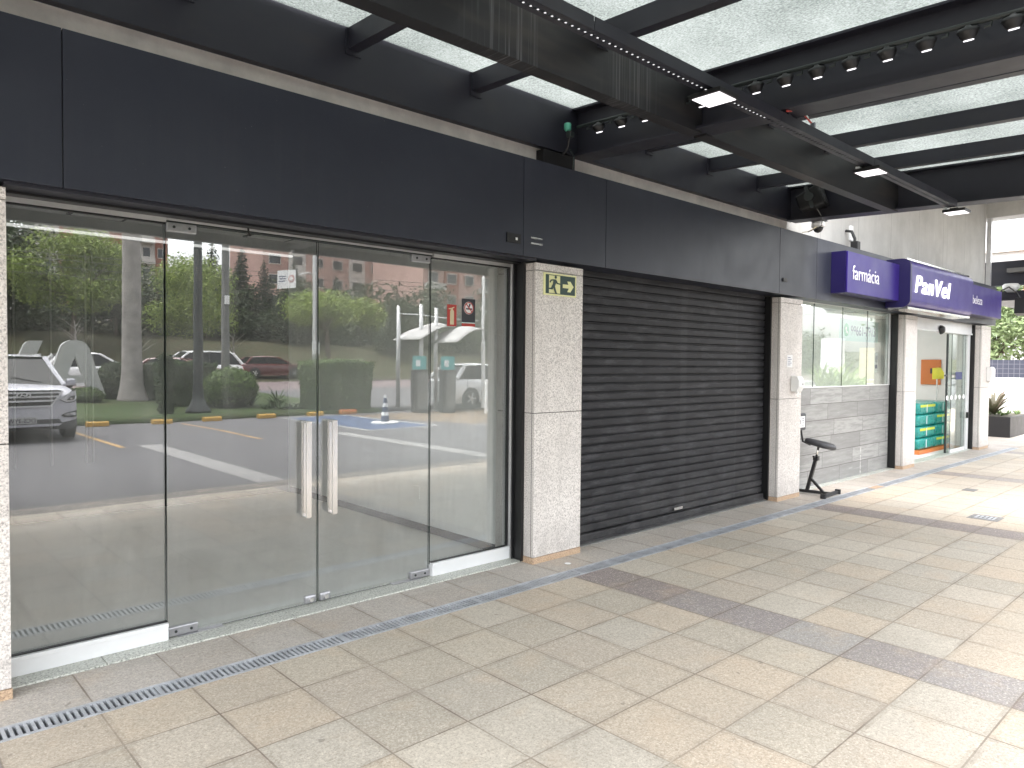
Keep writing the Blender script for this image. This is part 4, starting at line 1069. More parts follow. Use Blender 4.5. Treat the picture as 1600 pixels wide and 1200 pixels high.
T1 = make_tree('broadleaf_tree', 'broad bright green tree mirrored in the left fixed pane', 'tree', (11.3,-46.5,2.6), 7.4, 4.2, 2.2, m_lf_b, 11, 17000, .11, 24)
at(T1, (17.6,-41.5,1.2), 2.1, .95, 'bright green tree mirrored just right of the dark lamp post')
T2 = make_tree('umbrella_tree', 'wide flat topped green tree mirrored above the big box hedge', 'tree', (22.4,-28.0,.36) if False else (23.6,-34.6,.4), 6.2, 3.6, 2.6, m_lf_b, 23, 15000, .10, 22, umbrella=True, lr=.34, trunk=.2)
T3 = make_tree('broadleaf_tree', 'dark broad tree behind the bright one in the left fixed pane', 'tree', (7.0,-52.5,3.4), 9.0, 5.2, 1.2, m_lf_d, 31, 10000, .2, 24)
for (X, Y, s, rz, lab) in ((15.5,-52.5,.72,1.0,'dark broad tree mirrored behind the pale palm trunk'), (22.0,-52.0,.62,2.2,'dark broad tree mirrored behind the dark lamp post'), (28.5,-49.0,.58,4.0,'dark broad tree mirrored behind the white hanging banner'), (36.0,-45.0,.55,5.1,'dark broad tree mirrored behind the flat topped green tree'), (45,-40,.7,.4,'dark broad tree mirrored behind the entrance shelter'), (1.0,-55,1.0,3.1,'dark broad tree mirrored at the far left edge of the glass'), (56,-36,.95,1.9,'dark broad tree farthest toward the pharmacy end of the hill')):
    at(T3, (X, Y, gh(Y)-.1), rz, s, lab)
# conifers
def conifer(loc, label, seed=41):
    rnd = random.Random(seed); t = thing('conifer', label, 'tree', loc, 0, 'pointed conifers on the hilltop')
    m = MB(); L = []
    H = 8.6
    for k in range(26):
        q = k/25; rr_ = 1.75*(1-q)**.85+.08; a = rnd.uniform(0, 6.28)
        L.append((math.cos(a)*rr_*.35, math.sin(a)*rr_*.35, .8+q*(H-1.0), rr_, rr_, .55))
    leaf_cloud(m, L, 6000, .15, rnd, .5); m.build('crown', m_lf_c, t, local=True)
    MB().tube([(0,0,-.4),(0,0,4),(0,0,H*.96)], [.16,.11,.03], 6).build('trunk', m_bark, t, local=True)
    return t
C1 = conifer((24.6,-57.7,3.9), 'tall pointed conifer mirrored closest to the dark lamp post')
for (X, Y, s, lab) in ((26.6,-56.0,.97,'tall pointed conifer mirrored right beside the grey utility pole'), (28.3,-54.8,.84,'shorter pointed conifer second right of the grey utility pole'), (30.2,-52.9,.86,'pointed conifer mirrored directly behind the white hanging banner'), (33.2,-50.8,.74,'pointed conifer mirrored above the left side of the flat topped tree'), (37.6,-47.5,.66,'small pointed conifer mirrored above the right side of the flat topped tree'), (35.0,-49.6,.6,'smallest pointed conifer mirrored above the middle of the flat topped tree'), (27.4,-58.5,.9,'pointed conifer peeking between the two tallest ones')):
    at(C1, (X, Y, gh(Y)-.1), X, s, lab)
# far wood as one mass
m = MB(); rnd = random.Random(77)
for k in range(90):
    X = -40+k*1.6+rnd.uniform(-1,1); Y = -58-rnd.uniform(0,7)+max(0,(X-10))*.28; h = rnd.uniform(4.0,6.2)
    L = [(X+rnd.uniform(-1.6,1.6), Y+rnd.uniform(-1.4,1.4), gh(Y)+h*rnd.uniform(.0,.85), 2.0, 2.0, 1.5) for _ in range(8)]
    leaf_cloud(m, L, 620, .26, rnd, .5)
for k in range(60):
    X = -22+k*1.55; Y = -54.5-rnd.uniform(0,2)+max(0,(X-12))*.27
    L = [(X+rnd.uniform(-1,1), Y+rnd.uniform(-.6,.6), gh(Y)+rnd.uniform(.1,2.0), 1.4, 1.1, .9) for _ in range(5)]
    leaf_cloud(m, L, 420, .2, rnd, .5)
tag(m.build('far_wood', m_lf_d, local=True), 'dark wood of merged trees along the hilltop', 'wood', kind='stuff')
def sapling(loc, label, seed):
    rnd = random.Random(seed); m = MB(); H = 3.0
    m.tube([(0,0,-.2),(.08,.05,1.2),(.0,.1,2.2)], [.05,.04,.03], 6)
    for k in range(9):
        a = rnd.uniform(0,6.28); z = 1.0+k*.15; L = rnd.uniform(.6,1.3)
        m.tube([(.05,.05,z),(.05+math.cos(a)*L*.6,.05+math.sin(a)*L*.6,z+.5),(.05+math.cos(a)*L,.05+math.sin(a)*L,z+.75)], [.025,.016,.006], 5)
    o = m.build('bare_sapling', m_palmb, local=True); o.location = loc
    return tag(o, label, 'sapling', 'thin bare saplings on the slope')
sapling((10.5,-42,gh(-42)), 'bare grey sapling mirrored just left of the pale letter A', 1)
sapling((13.7,-40.5,gh(-40.5)), 'bare grey sapling mirrored left of the pale palm trunk', 2)
sapling((19.6,-40.5,gh(-40.5)), 'bare grey sapling mirrored behind the grey utility pole', 3)

# palm trunk, lamp post, poles
t = thing('palm_tree', 'thick pale grey palm trunk with a flared base on the lawn', 'palm', (7.1,-17.5,.24))
m = MB(); m.lathe([(.52,-.1),(.46,.1),(.37,.5),(.31,1.0),(.29,2.0),(.285,4.0),(.27,6.5),(.24,9.0),(.20,10.5)], (0,0,0), 20); m.build('trunk', m_palmb, t, smooth=True, local=True)
m = MB(); rnd = random.Random(12)
for k in range(14):
    a = 2*math.pi*k/14+rnd.uniform(-.2,.2); e = rnd.uniform(.2,1.1); d = Vector((math.cos(a),math.sin(a),0)); sd_ = Vector((-d.y,d.x,0)); N = 16; L = 3.2
    for i in range(1,N):
        q = i/N; p = Vector((0,0,10.5))+d*L*q*(1.05-.3*e)+Vector((0,0,L*(q*e-.9*q*q)))
        for sg in (-1,1):
            tip = p+sd_*sg*.55*(1-.5*q)+d*.3+Vector((0,0,-.25)); m.add([p-d*.03, p+d*.05, tip], [(0,1,2)])
m.build('fronds', m_lf_d, t, local=True)
t = thing('lamp_post', 'dark iron lamp post with a flared foot at the lawn edge', 'lamp post', (7.6,-12.9,.09))
m = MB(); m.lathe([(.36,0),(.34,.08),(.24,.22),(.16,.42),(.135,.8),(.125,2.5),(.11,4.8),(.10,5.6)], (0,0,0), 16); m.build('shaft', m_iron, t, smooth=True, local=True)
m = MB(); m.lathe([(.10,5.6),(.24,5.7),(.30,6.0),(.20,6.3),(.05,6.4)], (0,0,0), 16); m.build('lantern', m_fabric, t, smooth=True, local=True)
t = thing('utility_pole', 'grey utility pole with a small white box standing behind the round shrub', 'pole', (11.7,-21.4,.3))
m = MB(); m.lathe([(.17,-.2),(.16,2),(.14,6.5),(.12,8.5)], (0,0,0), 14); m.build('shaft', m_pole, t, smooth=True, local=True)
MB().box(-.09,.09,.15,.22,3.6,3.95).build('meter_box', m_wplas, t, local=True)
MB().box(-.9,.9,-.05,.05,7.7,7.82).build('crossarm', m_pole, t, local=True)
t = thing('utility_pole', 'pale metal pole carrying the white banner and a small white plate', 'pole', (11.55,-13.4,.1))
m = MB(); m.lathe([(.10,-.1),(.095,2),(.08,5.0),(.07,7.0)], (0,0,0), 12); m.build('shaft', m_alu, t, smooth=True, local=True)
MB().box(-.16,.10,.10,.125,1.75,2.15).build('round_sign_plate', m_wplas, t, local=True)
MB().tube([(0,0,4.32),(-.2,-.1,4.38),(-.45,-.28,4.30)], .02, 6).build('arm', m_alu, t, local=True)
MB().tube([(-.03,.03,2.1),(.02,.05,1.2),(.25,.1,0)], .03, 6).build('guy_strut', m_alu, t, local=True)
t = thing('hanging_banner', 'white banner board with red print hung from the pale metal pole', 'banner', (10.9,-14.1,4.0))
xf = Matrix.Rotation(R(66), 4, 'Z')
MB().box(-.36,.36,-.012,.012,-.02,.58).build('board', m_wplas, t, local=True, xf=xf)
for k, (a, b, z, mm) in enumerate(((.02,.3,.36,m_navy),(.02,.27,.28,m_navy),(.02,.30,.20,m_navy))): MB().box(-b,-a,-.016,-.0125,z,z+.03).build('print_line', mm, t, local=True, xf=xf); 
for k, (a, b, z) in enumerate(((.02,.30,.36),(.05,.30,.28),(.02,.27,.20))): MB().box(a-.32,b-.32,.0125,.016,z,z+.03).build('print_line', m_navy, t, local=True, xf=xf)
m = MB(); m.disc((.2,.28), .12, .0125, .016, 16); m.build('red_emblem', m_red, t, local=True, xf=xf)
m = MB(); m.disc((.2,.28), .085, .0165, .019, 16); m.build('emblem_center', m_paper, t, local=True, xf=xf)
m = MB()
for z, dy in ((6.5,0),(6.9,.3),(7.3,-.3),(6.0,.1)):
    P0 = Vector((-30,-44+dy,z+2.2)); P1 = Vector((11.7,-21.4,z+1.0)) if False else Vector((60,-38+dy,z+2.0))
    pts = []
    for i in range(25):
        q = i/24; p = P0.lerp(P1, q); p.z -= 1.6*4*q*(1-q); pts.append(p)
    m.tube(pts, .022, 4)
tag(m.build('power_lines', m_pole, local=True), 'thin power lines strung across in front of the trees', 'power lines')

# hedges
def hedge(loc, dims, label, seed, kind='box', n=7000, ls=.05, mat=None, flare=0):
    rnd = random.Random(seed); t = thing('clipped_hedge', label, 'hedge', loc)
    w_, d_, h_ = dims; m = MB()
    core = MB()
    if kind == 'box': core.box(-w_/2*.9, w_/2*.9, -d_/2*.9, d_/2*.9, 0, h_*.93)
    else: core.lathe([(w_*.30,0),(w_*.44,h_*.25),(w_*.45,h_*.5),(w_*.36,h_*.78),(w_*.18,h_*.93)], (0,0,0), 16)
    core.build('stems', m_lf_d, t, local=True, bevel=.0)
    for _ in range(n):
        if kind == 'box':
            q = rnd.choices((0,1,2,3,4), weights=(w_*d_, d_*h_, d_*h_, w_*h_, w_*h_))[0]
            a, b = rnd.uniform(-.5,.5), rnd.uniform(-.5,.5)
            p, nn = ((a*w_, b*d_, h_), (0,0,1)) if q == 0 else ((w_/2, a*d_, (b+.5)*h_), (1,0,0)) if q == 1 else ((-w_/2, a*d_, (b+.5)*h_), (-1,0,0)) if q == 2 else ((a*w_, d_/2, (b+.5)*h_), (0,1,0)) if q == 3 else ((a*w_, -d_/2, (b+.5)*h_), (0,-1,0))
            p = Vector(p); nn = Vector(nn)
            rv = min(1, .86+.14*p.z/h_+flare*(p.z/h_))
            ed = .06*(abs(p.x)/(w_/2))**8; p.x *= rv*(1-ed); p.y *= rv*(1-ed); 
            if q == 0: p.z -= h_*.10*((abs(p.x)/(w_/2))**4)+0
        else:
            nn = Vector((rnd.gauss(0,1), rnd.gauss(0,1), rnd.gauss(0,1))).normalized()
            p = Vector((nn.x*w_/2, nn.y*d_/2, h_*.5+nn.z*h_*.5))
            if p.z < .05: p.z = .05
        p += nn*rnd.gauss(0,.03)+Vector((rnd.gauss(0,.02),)*3)
        a = Vector((rnd.gauss(0,1), rnd.gauss(0,1), rnd.gauss(0,1))); nd = (nn+Vector((rnd.gauss(0,.5), rnd.gauss(0,.5), rnd.gauss(.2,.5)))).normalized()
        b = nd.cross(a).normalized(); a = b.cross(nd); s = ls*rnd.uniform(.6,1.4)
        m.add([p-a*s, p-b*s*.5, p+a*s, p+b*s*.5], [(0,1,2,3)])
    m.build('foliage', mat or m_lf_h, t, local=True)
    return t
hedge((11.5,-11.95,.1), (1.95,1.5,1.5), 'large clipped box hedge behind the blue parking bay', 51, 'box', 12000, .05, m_lf_y)
hedge((9.1,-14.3,.12), (1.55,1.5,1.22), 'rounded green shrub mirrored right of the lamp post', 52, 'round', 7000, .05, m_lf_y)
hedge((8.15,-15.6,.15), (1.6,1.4,1.36), 'dark clipped hedge mirrored behind the lamp post', 53, 'box', 7000, .05)
hedge((6.75,-18.3,.28), (1.1,1.1,1.2), 'dark round shrub mirrored left of the palm trunk', 54, 'round', 5000, .05, m_lf_d)
hedge((7.75,-17.6,.28), (.9,.9,1.2), 'dark round shrub mirrored right of the palm trunk', 55, 'round', 5000, .05, m_lf_d)
hedge((6.75,-13.0,.1), (.34,.34,1.6), 'slim dark columnar shrub mirrored beside the dark lamp post', 57, 'box', 1800, .05, m_lf_d)
hedge((5.6,-17.0,.22), (1.0,.7,.45), 'low yellow green bush under the pale letter A', 56, 'round', 3000, .05, m_lf_y)
rnd = random.Random(60)
def agave(X, Y, label, n, L):
    m = MB(); strap_leaves(m, (0,0,0), n, L, .03, rnd, 1.3); o = m.build('spiky_plant', m_lf_h, local=True); o.location = (X, Y, gh(Y))
    return tag(o, label, 'plant', 'spiky plants along the lawn')
agave(10.35,-13.6,'spiky plant mirrored just left of the large box hedge', 40, .85); agave(9.75,-14.2,'spiky plant mirrored beside the rounded green shrub', 30, .7)
agave(10.05,-13.2,'low spiky plant between the other two spiky plants', 36, .5)
m = MB()
for k in range(30): strap_leaves(m, (rnd.uniform(9.5,11.2), rnd.uniform(-13.4,-12.3), .1), 12, .38, .02, rnd, 1.0)
tag(m.build('ground_cover', m_lf_h, local=True), 'low leafy ground cover along the lawn edge', 'ground cover', kind='stuff')

# ------------------------------------------------------------------ letters, wheel stops, cone
def letter(body_pts, name, label, X, Y, z):
    pass
t = thing('letter_sign', 'pale grey standing letter A on the lawn', 'letter', (5.38,-17.35,.2))
y0, y1 = -.1, .1
m = MB()
m.prism([(-.88,.25),(-.46,.25),(.0,1.50),(.0,1.99),(-.12,1.985),(-.24,1.94),(-.34,1.85),(-.40,1.74)], y0, y1)
m.prism([(.46,.25),(.88,.25),(.40,1.74),(.34,1.85),(.24,1.94),(.12,1.985),(.002,1.99),(.002,1.50)], y0+.002, y1-.002)
m.prism([(-.34,.66),(.34,.66),(.25,.92),(-.25,.92)], y0+.004, y1-.004)
m.build('letter_body', m_lilac, t, local=True)
for x in (-.66,.66): MB().box(x-.06,x+.06,-.06,.06,.0,.2495).build('foot', m_lilac, t, local=True)
MB().box(-1.1,1.3,-.2,.2,-.06,.02).build('plinth', m_strip, t, local=True)
t = thing('letter_sign', 'pale grey standing letter half hidden behind the silver suv', 'letter', (3.80,-18.0,.2))
m = MB(); m.prism([(-.21,.25),(.21,.25),(.86,1.97),(.56,1.97),(.46,1.94),(.38,1.85)], -.1, .1); m.prism([(-.212,.25),(.0,.25),(-.38,1.85),(-.46,1.94),(-.56,1.97),(-.86,1.97)], -.098, .098); m.build('letter_body', m_lilac, t, local=True)
MB().box(-.06,.06,-.06,.06,0,.2495).build('foot', m_lilac, t, local=True)
stops = [(4.45,'beside the silver suv'), (5.9,'in front of the palm trunk'), (7.15,'in front of the lamp post'), (8.65,'in front of the rounded shrub'), (10.1,'nearest the spiky plants')]
for X, lab in stops:
    m = MB(); m.prismx([(-.09,.004),(.09,.004),(.07,.10),(.04,.12),(-.04,.12),(-.07,.10)], X-.24, X+.24)
    o = m.build('wheel_stop', m_yel, local=True, bevel=.01); o.location = (0,-10.62,0)
    tag(o, 'yellow concrete wheel stop %s' % lab, 'wheel stop', 'yellow wheel stops of the parking bays')
t = thing('wheel_stop', 'orange wheel stop at the foot of the large box hedge', 'wheel stop', (11.3,-10.8,0), group='yellow wheel stops of the parking bays')
m = MB(); m.prismx([(-.1,.004),(.1,.004),(.07,.14),(-.07,.14)], -.26, .26); m.build('block', m_orange, t, local=True, bevel=.01)
MB().box(-.262,.262,-.102,.102,.045,.075).build('pale_stripe', m_yel, t, local=True)
t = thing('traffic_cone', 'tall blue and white striped traffic cone on the blue bay', 'cone', (10.4,-7.4,.004))
m = MB(); m.lathe([(.36,0),(.36,.03),(.30,.045),(.13,.05)], (0,0,0), 24); m.build('base', m_wplas, t, local=True)
zz = [.05,.2,.29,.42,.51,.64,.73]
for k in range(6):
    a, b = zz[k], zz[k+1]; ra, rb = .125*(1-a/.95), .125*(1-b/.95)
    MB().lathe([(ra,a),(rb,b-.001)], (0,0,0), 20).build('band', m_wplas if k % 2 else m_blue, t, smooth=False, local=True)

# ------------------------------------------------------------------ cars
def car(name, label, loc, rz, L, W, H, paint, hood=1.0, belt=1.0, detail=False, suv=False, plate=None):
    t = thing(name, label, 'car', loc, rz)
    hl, hw = L/2, W/2; cl = .22 if suv else .17
    def plan(y):
        d = min(hl-y, hl+y); 
        for (a, wa), (b, wb) in zip(((0,.80),(.05,.885),(.15,.945),(.35,.98),(.7,1.0)), ((.05,.885),(.15,.945),(.35,.98),(.7,1.0),(9,1.0))):
            if a <= d <= b: return hw*(wa+(wb-wa)*(d-a)/(b-a))
        return hw
    def frontoff(x):     # how far behind the nose the body surface is at |x|
        q = abs(x)/hw
        for (a, wa), (b, wb) in zip(((0,.80),(.05,.885),(.15,.945),(.35,.98)), ((.05,.885),(.15,.945),(.35,.98),(.7,1.0))):
            if q <= wa: return a + (0 if a else 0)
            if q <= wb: return a+(b-a)*(q-wa)/(wb-wa)
        return .7
    wsb = hl-L*.245                  # windscreen base
    def top(y):
        if y > wsb: q = (hl-y)/(hl-wsb); return hood-.16*(1-q)**2.2 if q > .04 else hood-.17-(.04-q)*1.2
        if y < -hl+.35: return belt-.10*((-hl+.35-y)/.35)**2
        return hood+(belt-hood)*min(1, (wsb-y)/.4)
    st = [hl, hl-.05, hl-.15, hl-.35, hl-.7, wsb+.1, wsb, wsb-.4, .2, -.4, -hl+1.0, -hl+.7, -hl+.35, -hl+.15, -hl+.05, -hl]
    vs = []; fs = []; ring = 0
    for y in st:
        w_ = plan(y); tp = top(y); d = min(hl-y, hl+y); b0 = cl+.06*max(0, 1-d/.3)
        half = [(.86,b0),(.97,b0+.05),(1.0,b0+(tp-b0)*.35),(1.0,b0+(tp-b0)*.6),(.985,b0+(tp-b0)*.82),(.94,tp-.05),(.86,tp-.01),(.6,tp+.012),(.3,tp+.025),(0,tp+.03)]
        pts = [(x*w_, z) for x, z in half]+[(-x*w_, z) for x, z in half[-2::-1]]
        ring = len(pts); vs += [(x, y, z) for x, z in pts]
    for i in range(len(st)-1):
        for k in range(ring): fs.append((i*ring+k, (i+1)*ring+k, (i+1)*ring+(k+1)%ring, i*ring+(k+1)%ring))
    fs.append(tuple(range(ring))); fs.append(tuple((len(st)-1)*ring+k for k in range(ring-1,-1,-1)))
    m = MB(); m.add(vs, fs); body = m.build('body', paint, t, smooth=True, local=True)
    body.data.polygons[-1].use_smooth = False; body.data.polygons[-2].use_smooth = False
    # greenhouse
    rf = wsb-(.78 if suv else .85); rb = -hl+(.55 if suv else .75); rbb = -hl+(.12 if suv else .30)
    zr = H-.03; bw, rw = hw*.90, hw*.70
    prof = [(wsb+.02, hood+.0), (rf, zr), ((rf+rb)/2, zr+.03), (rb, zr-.04), (rbb, belt+.0)]
    g = MB()
    def pt(i, sgn, grow=0): 
        y, z = prof[i]; ww = bw if i in (0,4) else rw
        return (sgn*(ww+grow), y, z)
    for sgn in (1,-1):
        P = [pt(i, sgn) for i in range(5)]; b_ = [(sgn*bw, -.2, belt+.0)]
        g.add(P, [(0,1,2,3,4)] if sgn > 0 else [(4,3,2,1,0)])
    for i in (0,3): g.add([pt(i,1), pt(i+1,1), pt(i+1,-1), pt(i,-1)], [(0,1,2,3)])
    gl = g.build('windows', m_carglass, t, local=True)
    rp = MB(); e = .012
    n_ = 5; top_pts = []
    ysr = [rf+.03, rf-.15, (rf+rb)/2, rb+.15, rb-.03]; zsr = [zr-.005, zr+.02, zr+.045, zr+.012, zr-.04]
    vs = []; fs = []
    for y, z in zip(ysr, zsr):
        for q in (-1.04,-.95,-.5,0,.5,.95,1.04): vs.append((q*rw, y, z+.02*(1-q*q)+(-.045 if abs(q) > 1 else .0)+e))
    for i in range(4):
        for k in range(6): a = i*7+k; fs.append((a, a+1, a+8, a+7))
    rp.add(vs, fs); rp.build('roof', paint, t, smooth=True, local=True)
    for sgn in (1,-1):
        A = [Vector(pt(i, sgn, .006)) for i in range(5)]
        MB().tube([A[0], A[1]], .045, 6).build('pillar', paint, t, local=True)
        MB().tube([A[3], A[4]], .075, 6).build('pillar', paint, t, local=True)
        yb = (rf+rb)/2+.15; MB().tube([(sgn*(bw+.0), yb, belt), (sgn*(rw+.006), yb-.03, zr)], .028, 6).build('pillar', m_black, t, local=True)
        yb = (rf+rb)/2-.75; MB().tube([(sgn*(bw+.0), yb, belt), (sgn*(rw+.006), yb-.06, zr)], .030, 6).build('pillar', paint if suv else m_black, t, local=True)
        if suv: MB().tube([(sgn*rw*.96, rf-.1, zr+.06), (sgn*rw*.97, rb+.1, zr+.05)], .022, 6).build('roof_rail', m_chrome, t, local=True)
        m = MB(); m.box(sgn*(hw+.09)-.09, sgn*(hw+.09)+.09, wsb-.32, wsb-.20, belt+.0, belt+.15); m.build('side_mirror', paint, t, bevel=.04, local=True)
        r_w = .345 if suv else .315
        for yw in (hl-.88, -hl+.85):
            MB().lathe([(r_w*1.16,0),(r_w*1.16,.012)], (sgn*(hw*.995)-.006, yw, r_w+.01), 24, 'x').build('wheel_arch', m_clad if suv else m_black, t, local=True)
            wh = MB().lathe([(r_w*.6,-.10),(r_w*.94,-.10),(r_w,-.07),(r_w,.07),(r_w*.94,.10),(r_w*.6,.10)], (sgn*(hw-.075), yw, r_w), 26, 'x').build('wheel', m_rub, t, local=True)
            rim = MB(); rim.lathe([(r_w*.60,.0),(r_w*.62,.02),(r_w*.5,.03)], (sgn*(hw-.075)+sgn*.085-.01, yw, r_w), 20, 'x')
            for k in range(5):
                a = 2*math.pi*k/5; ca, sa = math.cos(a), math.sin(a); xx = sgn*(hw+.032)
                rim.tube([(xx, yw, r_w), (xx-sgn*.004, yw+ca*r_w*.6, r_w+sa*r_w*.6)], .035, 4)
            rim.build('rim', m_alu, wh, local=True)
        for yd in ((rf+rb)/2+.12, (rf+rb)/2-.72):
            MB().box(sgn*hw*1.0-.004, sgn*hw*1.0+.006, yd-.006, yd+.006, cl+.2, belt-.06).build('door_seam', m_black, t, local=True)
        for yd in ((rf+rb)/2+.28, (rf+rb)/2-.6):
            MB().box(sgn*(hw+.005)-.014, sgn*(hw+.005)+.014, yd, yd+.17, belt-.16, belt-.13).build('door_handle', paint, t, local=True)
        MB().box(sgn*hw*.97-.03, sgn*hw*.97+.03, -hl+1.3, hl-1.35, cl-.02, cl+.10).build('sill_cladding', m_clad if suv else paint, t, local=True)
        m = MB(); m.box(sgn*hw*.70-.16, sgn*hw*.70+.16, -hl-.01, -hl+.12, .70, .92); m.build('tail_lamp', m_tail, t, bevel=.03, local=True)
    # front face
    def conform(polys, y_off, mat, nm, thick=.03, sub=3, parent=None):
        bm = bmesh.new()
        for poly in polys:
            v_ = [bm.verts.new((x, 0, z)) for x, z in poly]; bm.faces.new(v_)
        bmesh.ops.triangulate(bm, faces=bm.faces[:]); bmesh.ops.subdivide_edges(bm, edges=bm.edges[:], cuts=sub, use_grid_fill=True)
        for v_ in bm.verts:
            lean = .10*max(0, v_.co.z-.75)
            v_.co.y = hl-frontoff(v_.co.x)-lean*.0+y_off
        r0 = bmesh.ops.extrude_face_region(bm, geom=bm.faces[:]); 
        for v_ in [e_ for e_ in r0['geom'] if isinstance(e_, bmesh.types.BMVert)]: v_.co.y -= thick
        bmesh.ops.recalc_face_normals(bm, faces=bm.faces[:])
        me = bpy.data.meshes.new(nm); bm.to_mesh(me); bm.free(); me.materials.append(mat)
        o = bpy.data.objects.new(nm, me); COL.objects.link(o); o.parent = parent or t; return o
    def mir(p): return [(-x, z) for x, z in p][::-1]
    if detail:
        gr = conform([[(-.44,.70),(.44,.70),(.62,.98),(.56,1.0),(-.56,1.0),(-.62,.98)]], .012, m_black, 'grille', .05)
        for z, x in ((.955,.60),(.875,.55),(.795,.495)): conform([[(-x,z-.022),(x,z-.022),(x+.012,z+.012),(-x-.012,z+.012)]], .024, m_walu, 'bar', .012, 3, gr)
        for sgn in (1,-1): 
            p = [(.44,.70),(.475,.695),(.66,.985),(.62,.985)]; conform([p if sgn > 0 else mir(p)], .02, m_walu, 'frame_edge', .02, 2, gr)
        conform([[(-.46,.672),(.46,.672),(.475,.697),(-.475,.697)]], .02, m_walu, 'frame_edge', .02, 2, gr)
        em = [(.12*math.cos(2*math.pi*k/20), .905+.055*math.sin(2*math.pi*k/20)) for k in range(20)]; conform([em], .034, m_wplas, 'emblem', .012, 1, gr)
        em = [(.095*math.cos(2*math.pi*k/20), .905+.037*math.sin(2*math.pi*k/20)) for k in range(20)]; conform([em], .038, m_black, 'emblem_center', .006, 1, gr)
        conform([[(-.075,.875),(-.05,.875),(-.025,.90),(.03,.90),(.02,.875),(.045,.875),(.075,.935),(.05,.935),(.035,.912),(-.02,.912),(-.01,.935),(-.035,.935)]], .042, m_wplas, 'emblem_mark', .005, 0, gr)
        for sgn in (1,-1):
            p = [(.60,.80),(.70,.755),(.83,.765),(.895,.80),(.905,.86),(.875,.985),(.80,.97),(.70,.89)]
            bz = [(.715+(x-.715)*1.14, .86+(z-.86)*1.16) for x, z in p]; conform([bz if sgn > 0 else mir(bz)], .004, m_black, 'lamp_bezel', .03)
            hlp = conform([p if sgn > 0 else mir(p)], .010, m_lampw, 'headlight', .03)
            p = [(.70,.79),(.80,.785),(.86,.82),(.86,.88),(.78,.87)]; conform([p if sgn > 0 else mir(p)], .016, m_clad, 'lamp_inner', .01, 2, hlp)
            p = [(.75,.805),(.80,.80),(.815,.84),(.765,.845)]; conform([p if sgn > 0 else mir(p)], .020, m_chrome, 'projector', .006, 1, hlp)
            p = [(.60,.50),(.66,.46),(.87,.46),(.90,.50),(.90,.585),(.72,.555)]
            fg = conform([p if sgn > 0 else mir(p)], .010, m_black, 'fog_recess', .03)
            p = [(.65,.505),(.70,.485),(.85,.49),(.865,.555),(.72,.535)]; conform([p if sgn > 0 else mir(p)], .018, m_lamp, 'fog_lamp', .01, 2, fg)
        conform([[(-.78,.235),(.78,.235),(.90,.30),(.90,.42),(.62,.36),(.58,.43),(-.58,.43),(-.62,.36),(-.90,.42),(-.90,.30)]], .008, m_clad, 'lower_bumper', .03)
        conform([[(-.56,.30),(.56,.30),(.62,.345),(-.62,.345)]], .022, m_silver, 'skid_plate', .02)
        conform([[(-.50,.255),(.50,.255),(.50,.285),(-.50,.285)]], .020, m_black, 'air_slot', .01)
        pl = MB().box(-.21,.21,hl+.025,hl+.04,.36,.485).build('license_plate', m_lilac, t, local=True, bevel=.004)
        pt_ = text('plate_text', plate, .105, (0,0,0), None, m_ink, .001, .002); pt_.parent = pl; pt_.rotation_euler = (R(90),0,R(180)); pt_.location = (.195,hl+.0425,.385); pt_.scale = (.98,1,1)
        for k in range(2): MB().tube([(.5-.9*k, wsb-.06, hood+.06), (.0-.75*k, wsb-.18, hood+.16)], .009, 5).build('wiper', m_black, t, local=True)
    else:
        for sgn in (1,-1):
            p = [(.52,.66),(.80,.66),(.84,.80),(.60,.78)]; p = [(x*hw/.9, z*hood/.98) for x, z in p]; conform([p if sgn > 0 else mir(p)], .01, m_lamp, 'headlight', .03, 2)
        conform([[(-.4,.55),(.4,.55),(.48,.70),(-.48,.70)]], .01, m_black, 'grille', .03, 2)
        conform([[(-.6,.28),(.6,.28),(.66,.40),(-.66,.40)]], .01, m_clad, 'lower_bumper', .03, 2)
    return t
car('parked_car', 'silver suv parked nose toward the shop front', (2.50,-9.66,.004), 0, 4.41, 1.92, 1.66, m_silver, 1.07, 1.05, True, True, 'DCS-3YW1')
car('parked_car', 'white estate suv on the street behind the clipped hedge', (12.95,-28.8,.365), R(90), 4.6, 1.84, 1.68, m_wpaint, 1.02, 1.04, False, True)
car('parked_car', 'maroon sedan parked on the far side of the street', (20.8,-37.3,.50), R(-90), 4.35, 1.72, 1.40, m_rpaint, .92, .94)
car('parked_car', 'white hatchback on the street behind the pale letter A', (7.7,-25.6,.365), R(-90), 4.0, 1.70, 1.50, m_wpaint, .95, .98)
car('parked_car', 'white hatchback passing behind the entrance shelter', (16.6,-10.9,.06), R(-90), 3.9, 1.68, 1.48, m_wpaint, .95, .97)
car('parked_car', 'maroon compact car on the street right of the palm trunk', (13.4,-33.0,.365) if False else (10.9,-24.2,.365), R(-60), 3.8, 1.66, 1.35, m_rpaint, .92, .94)

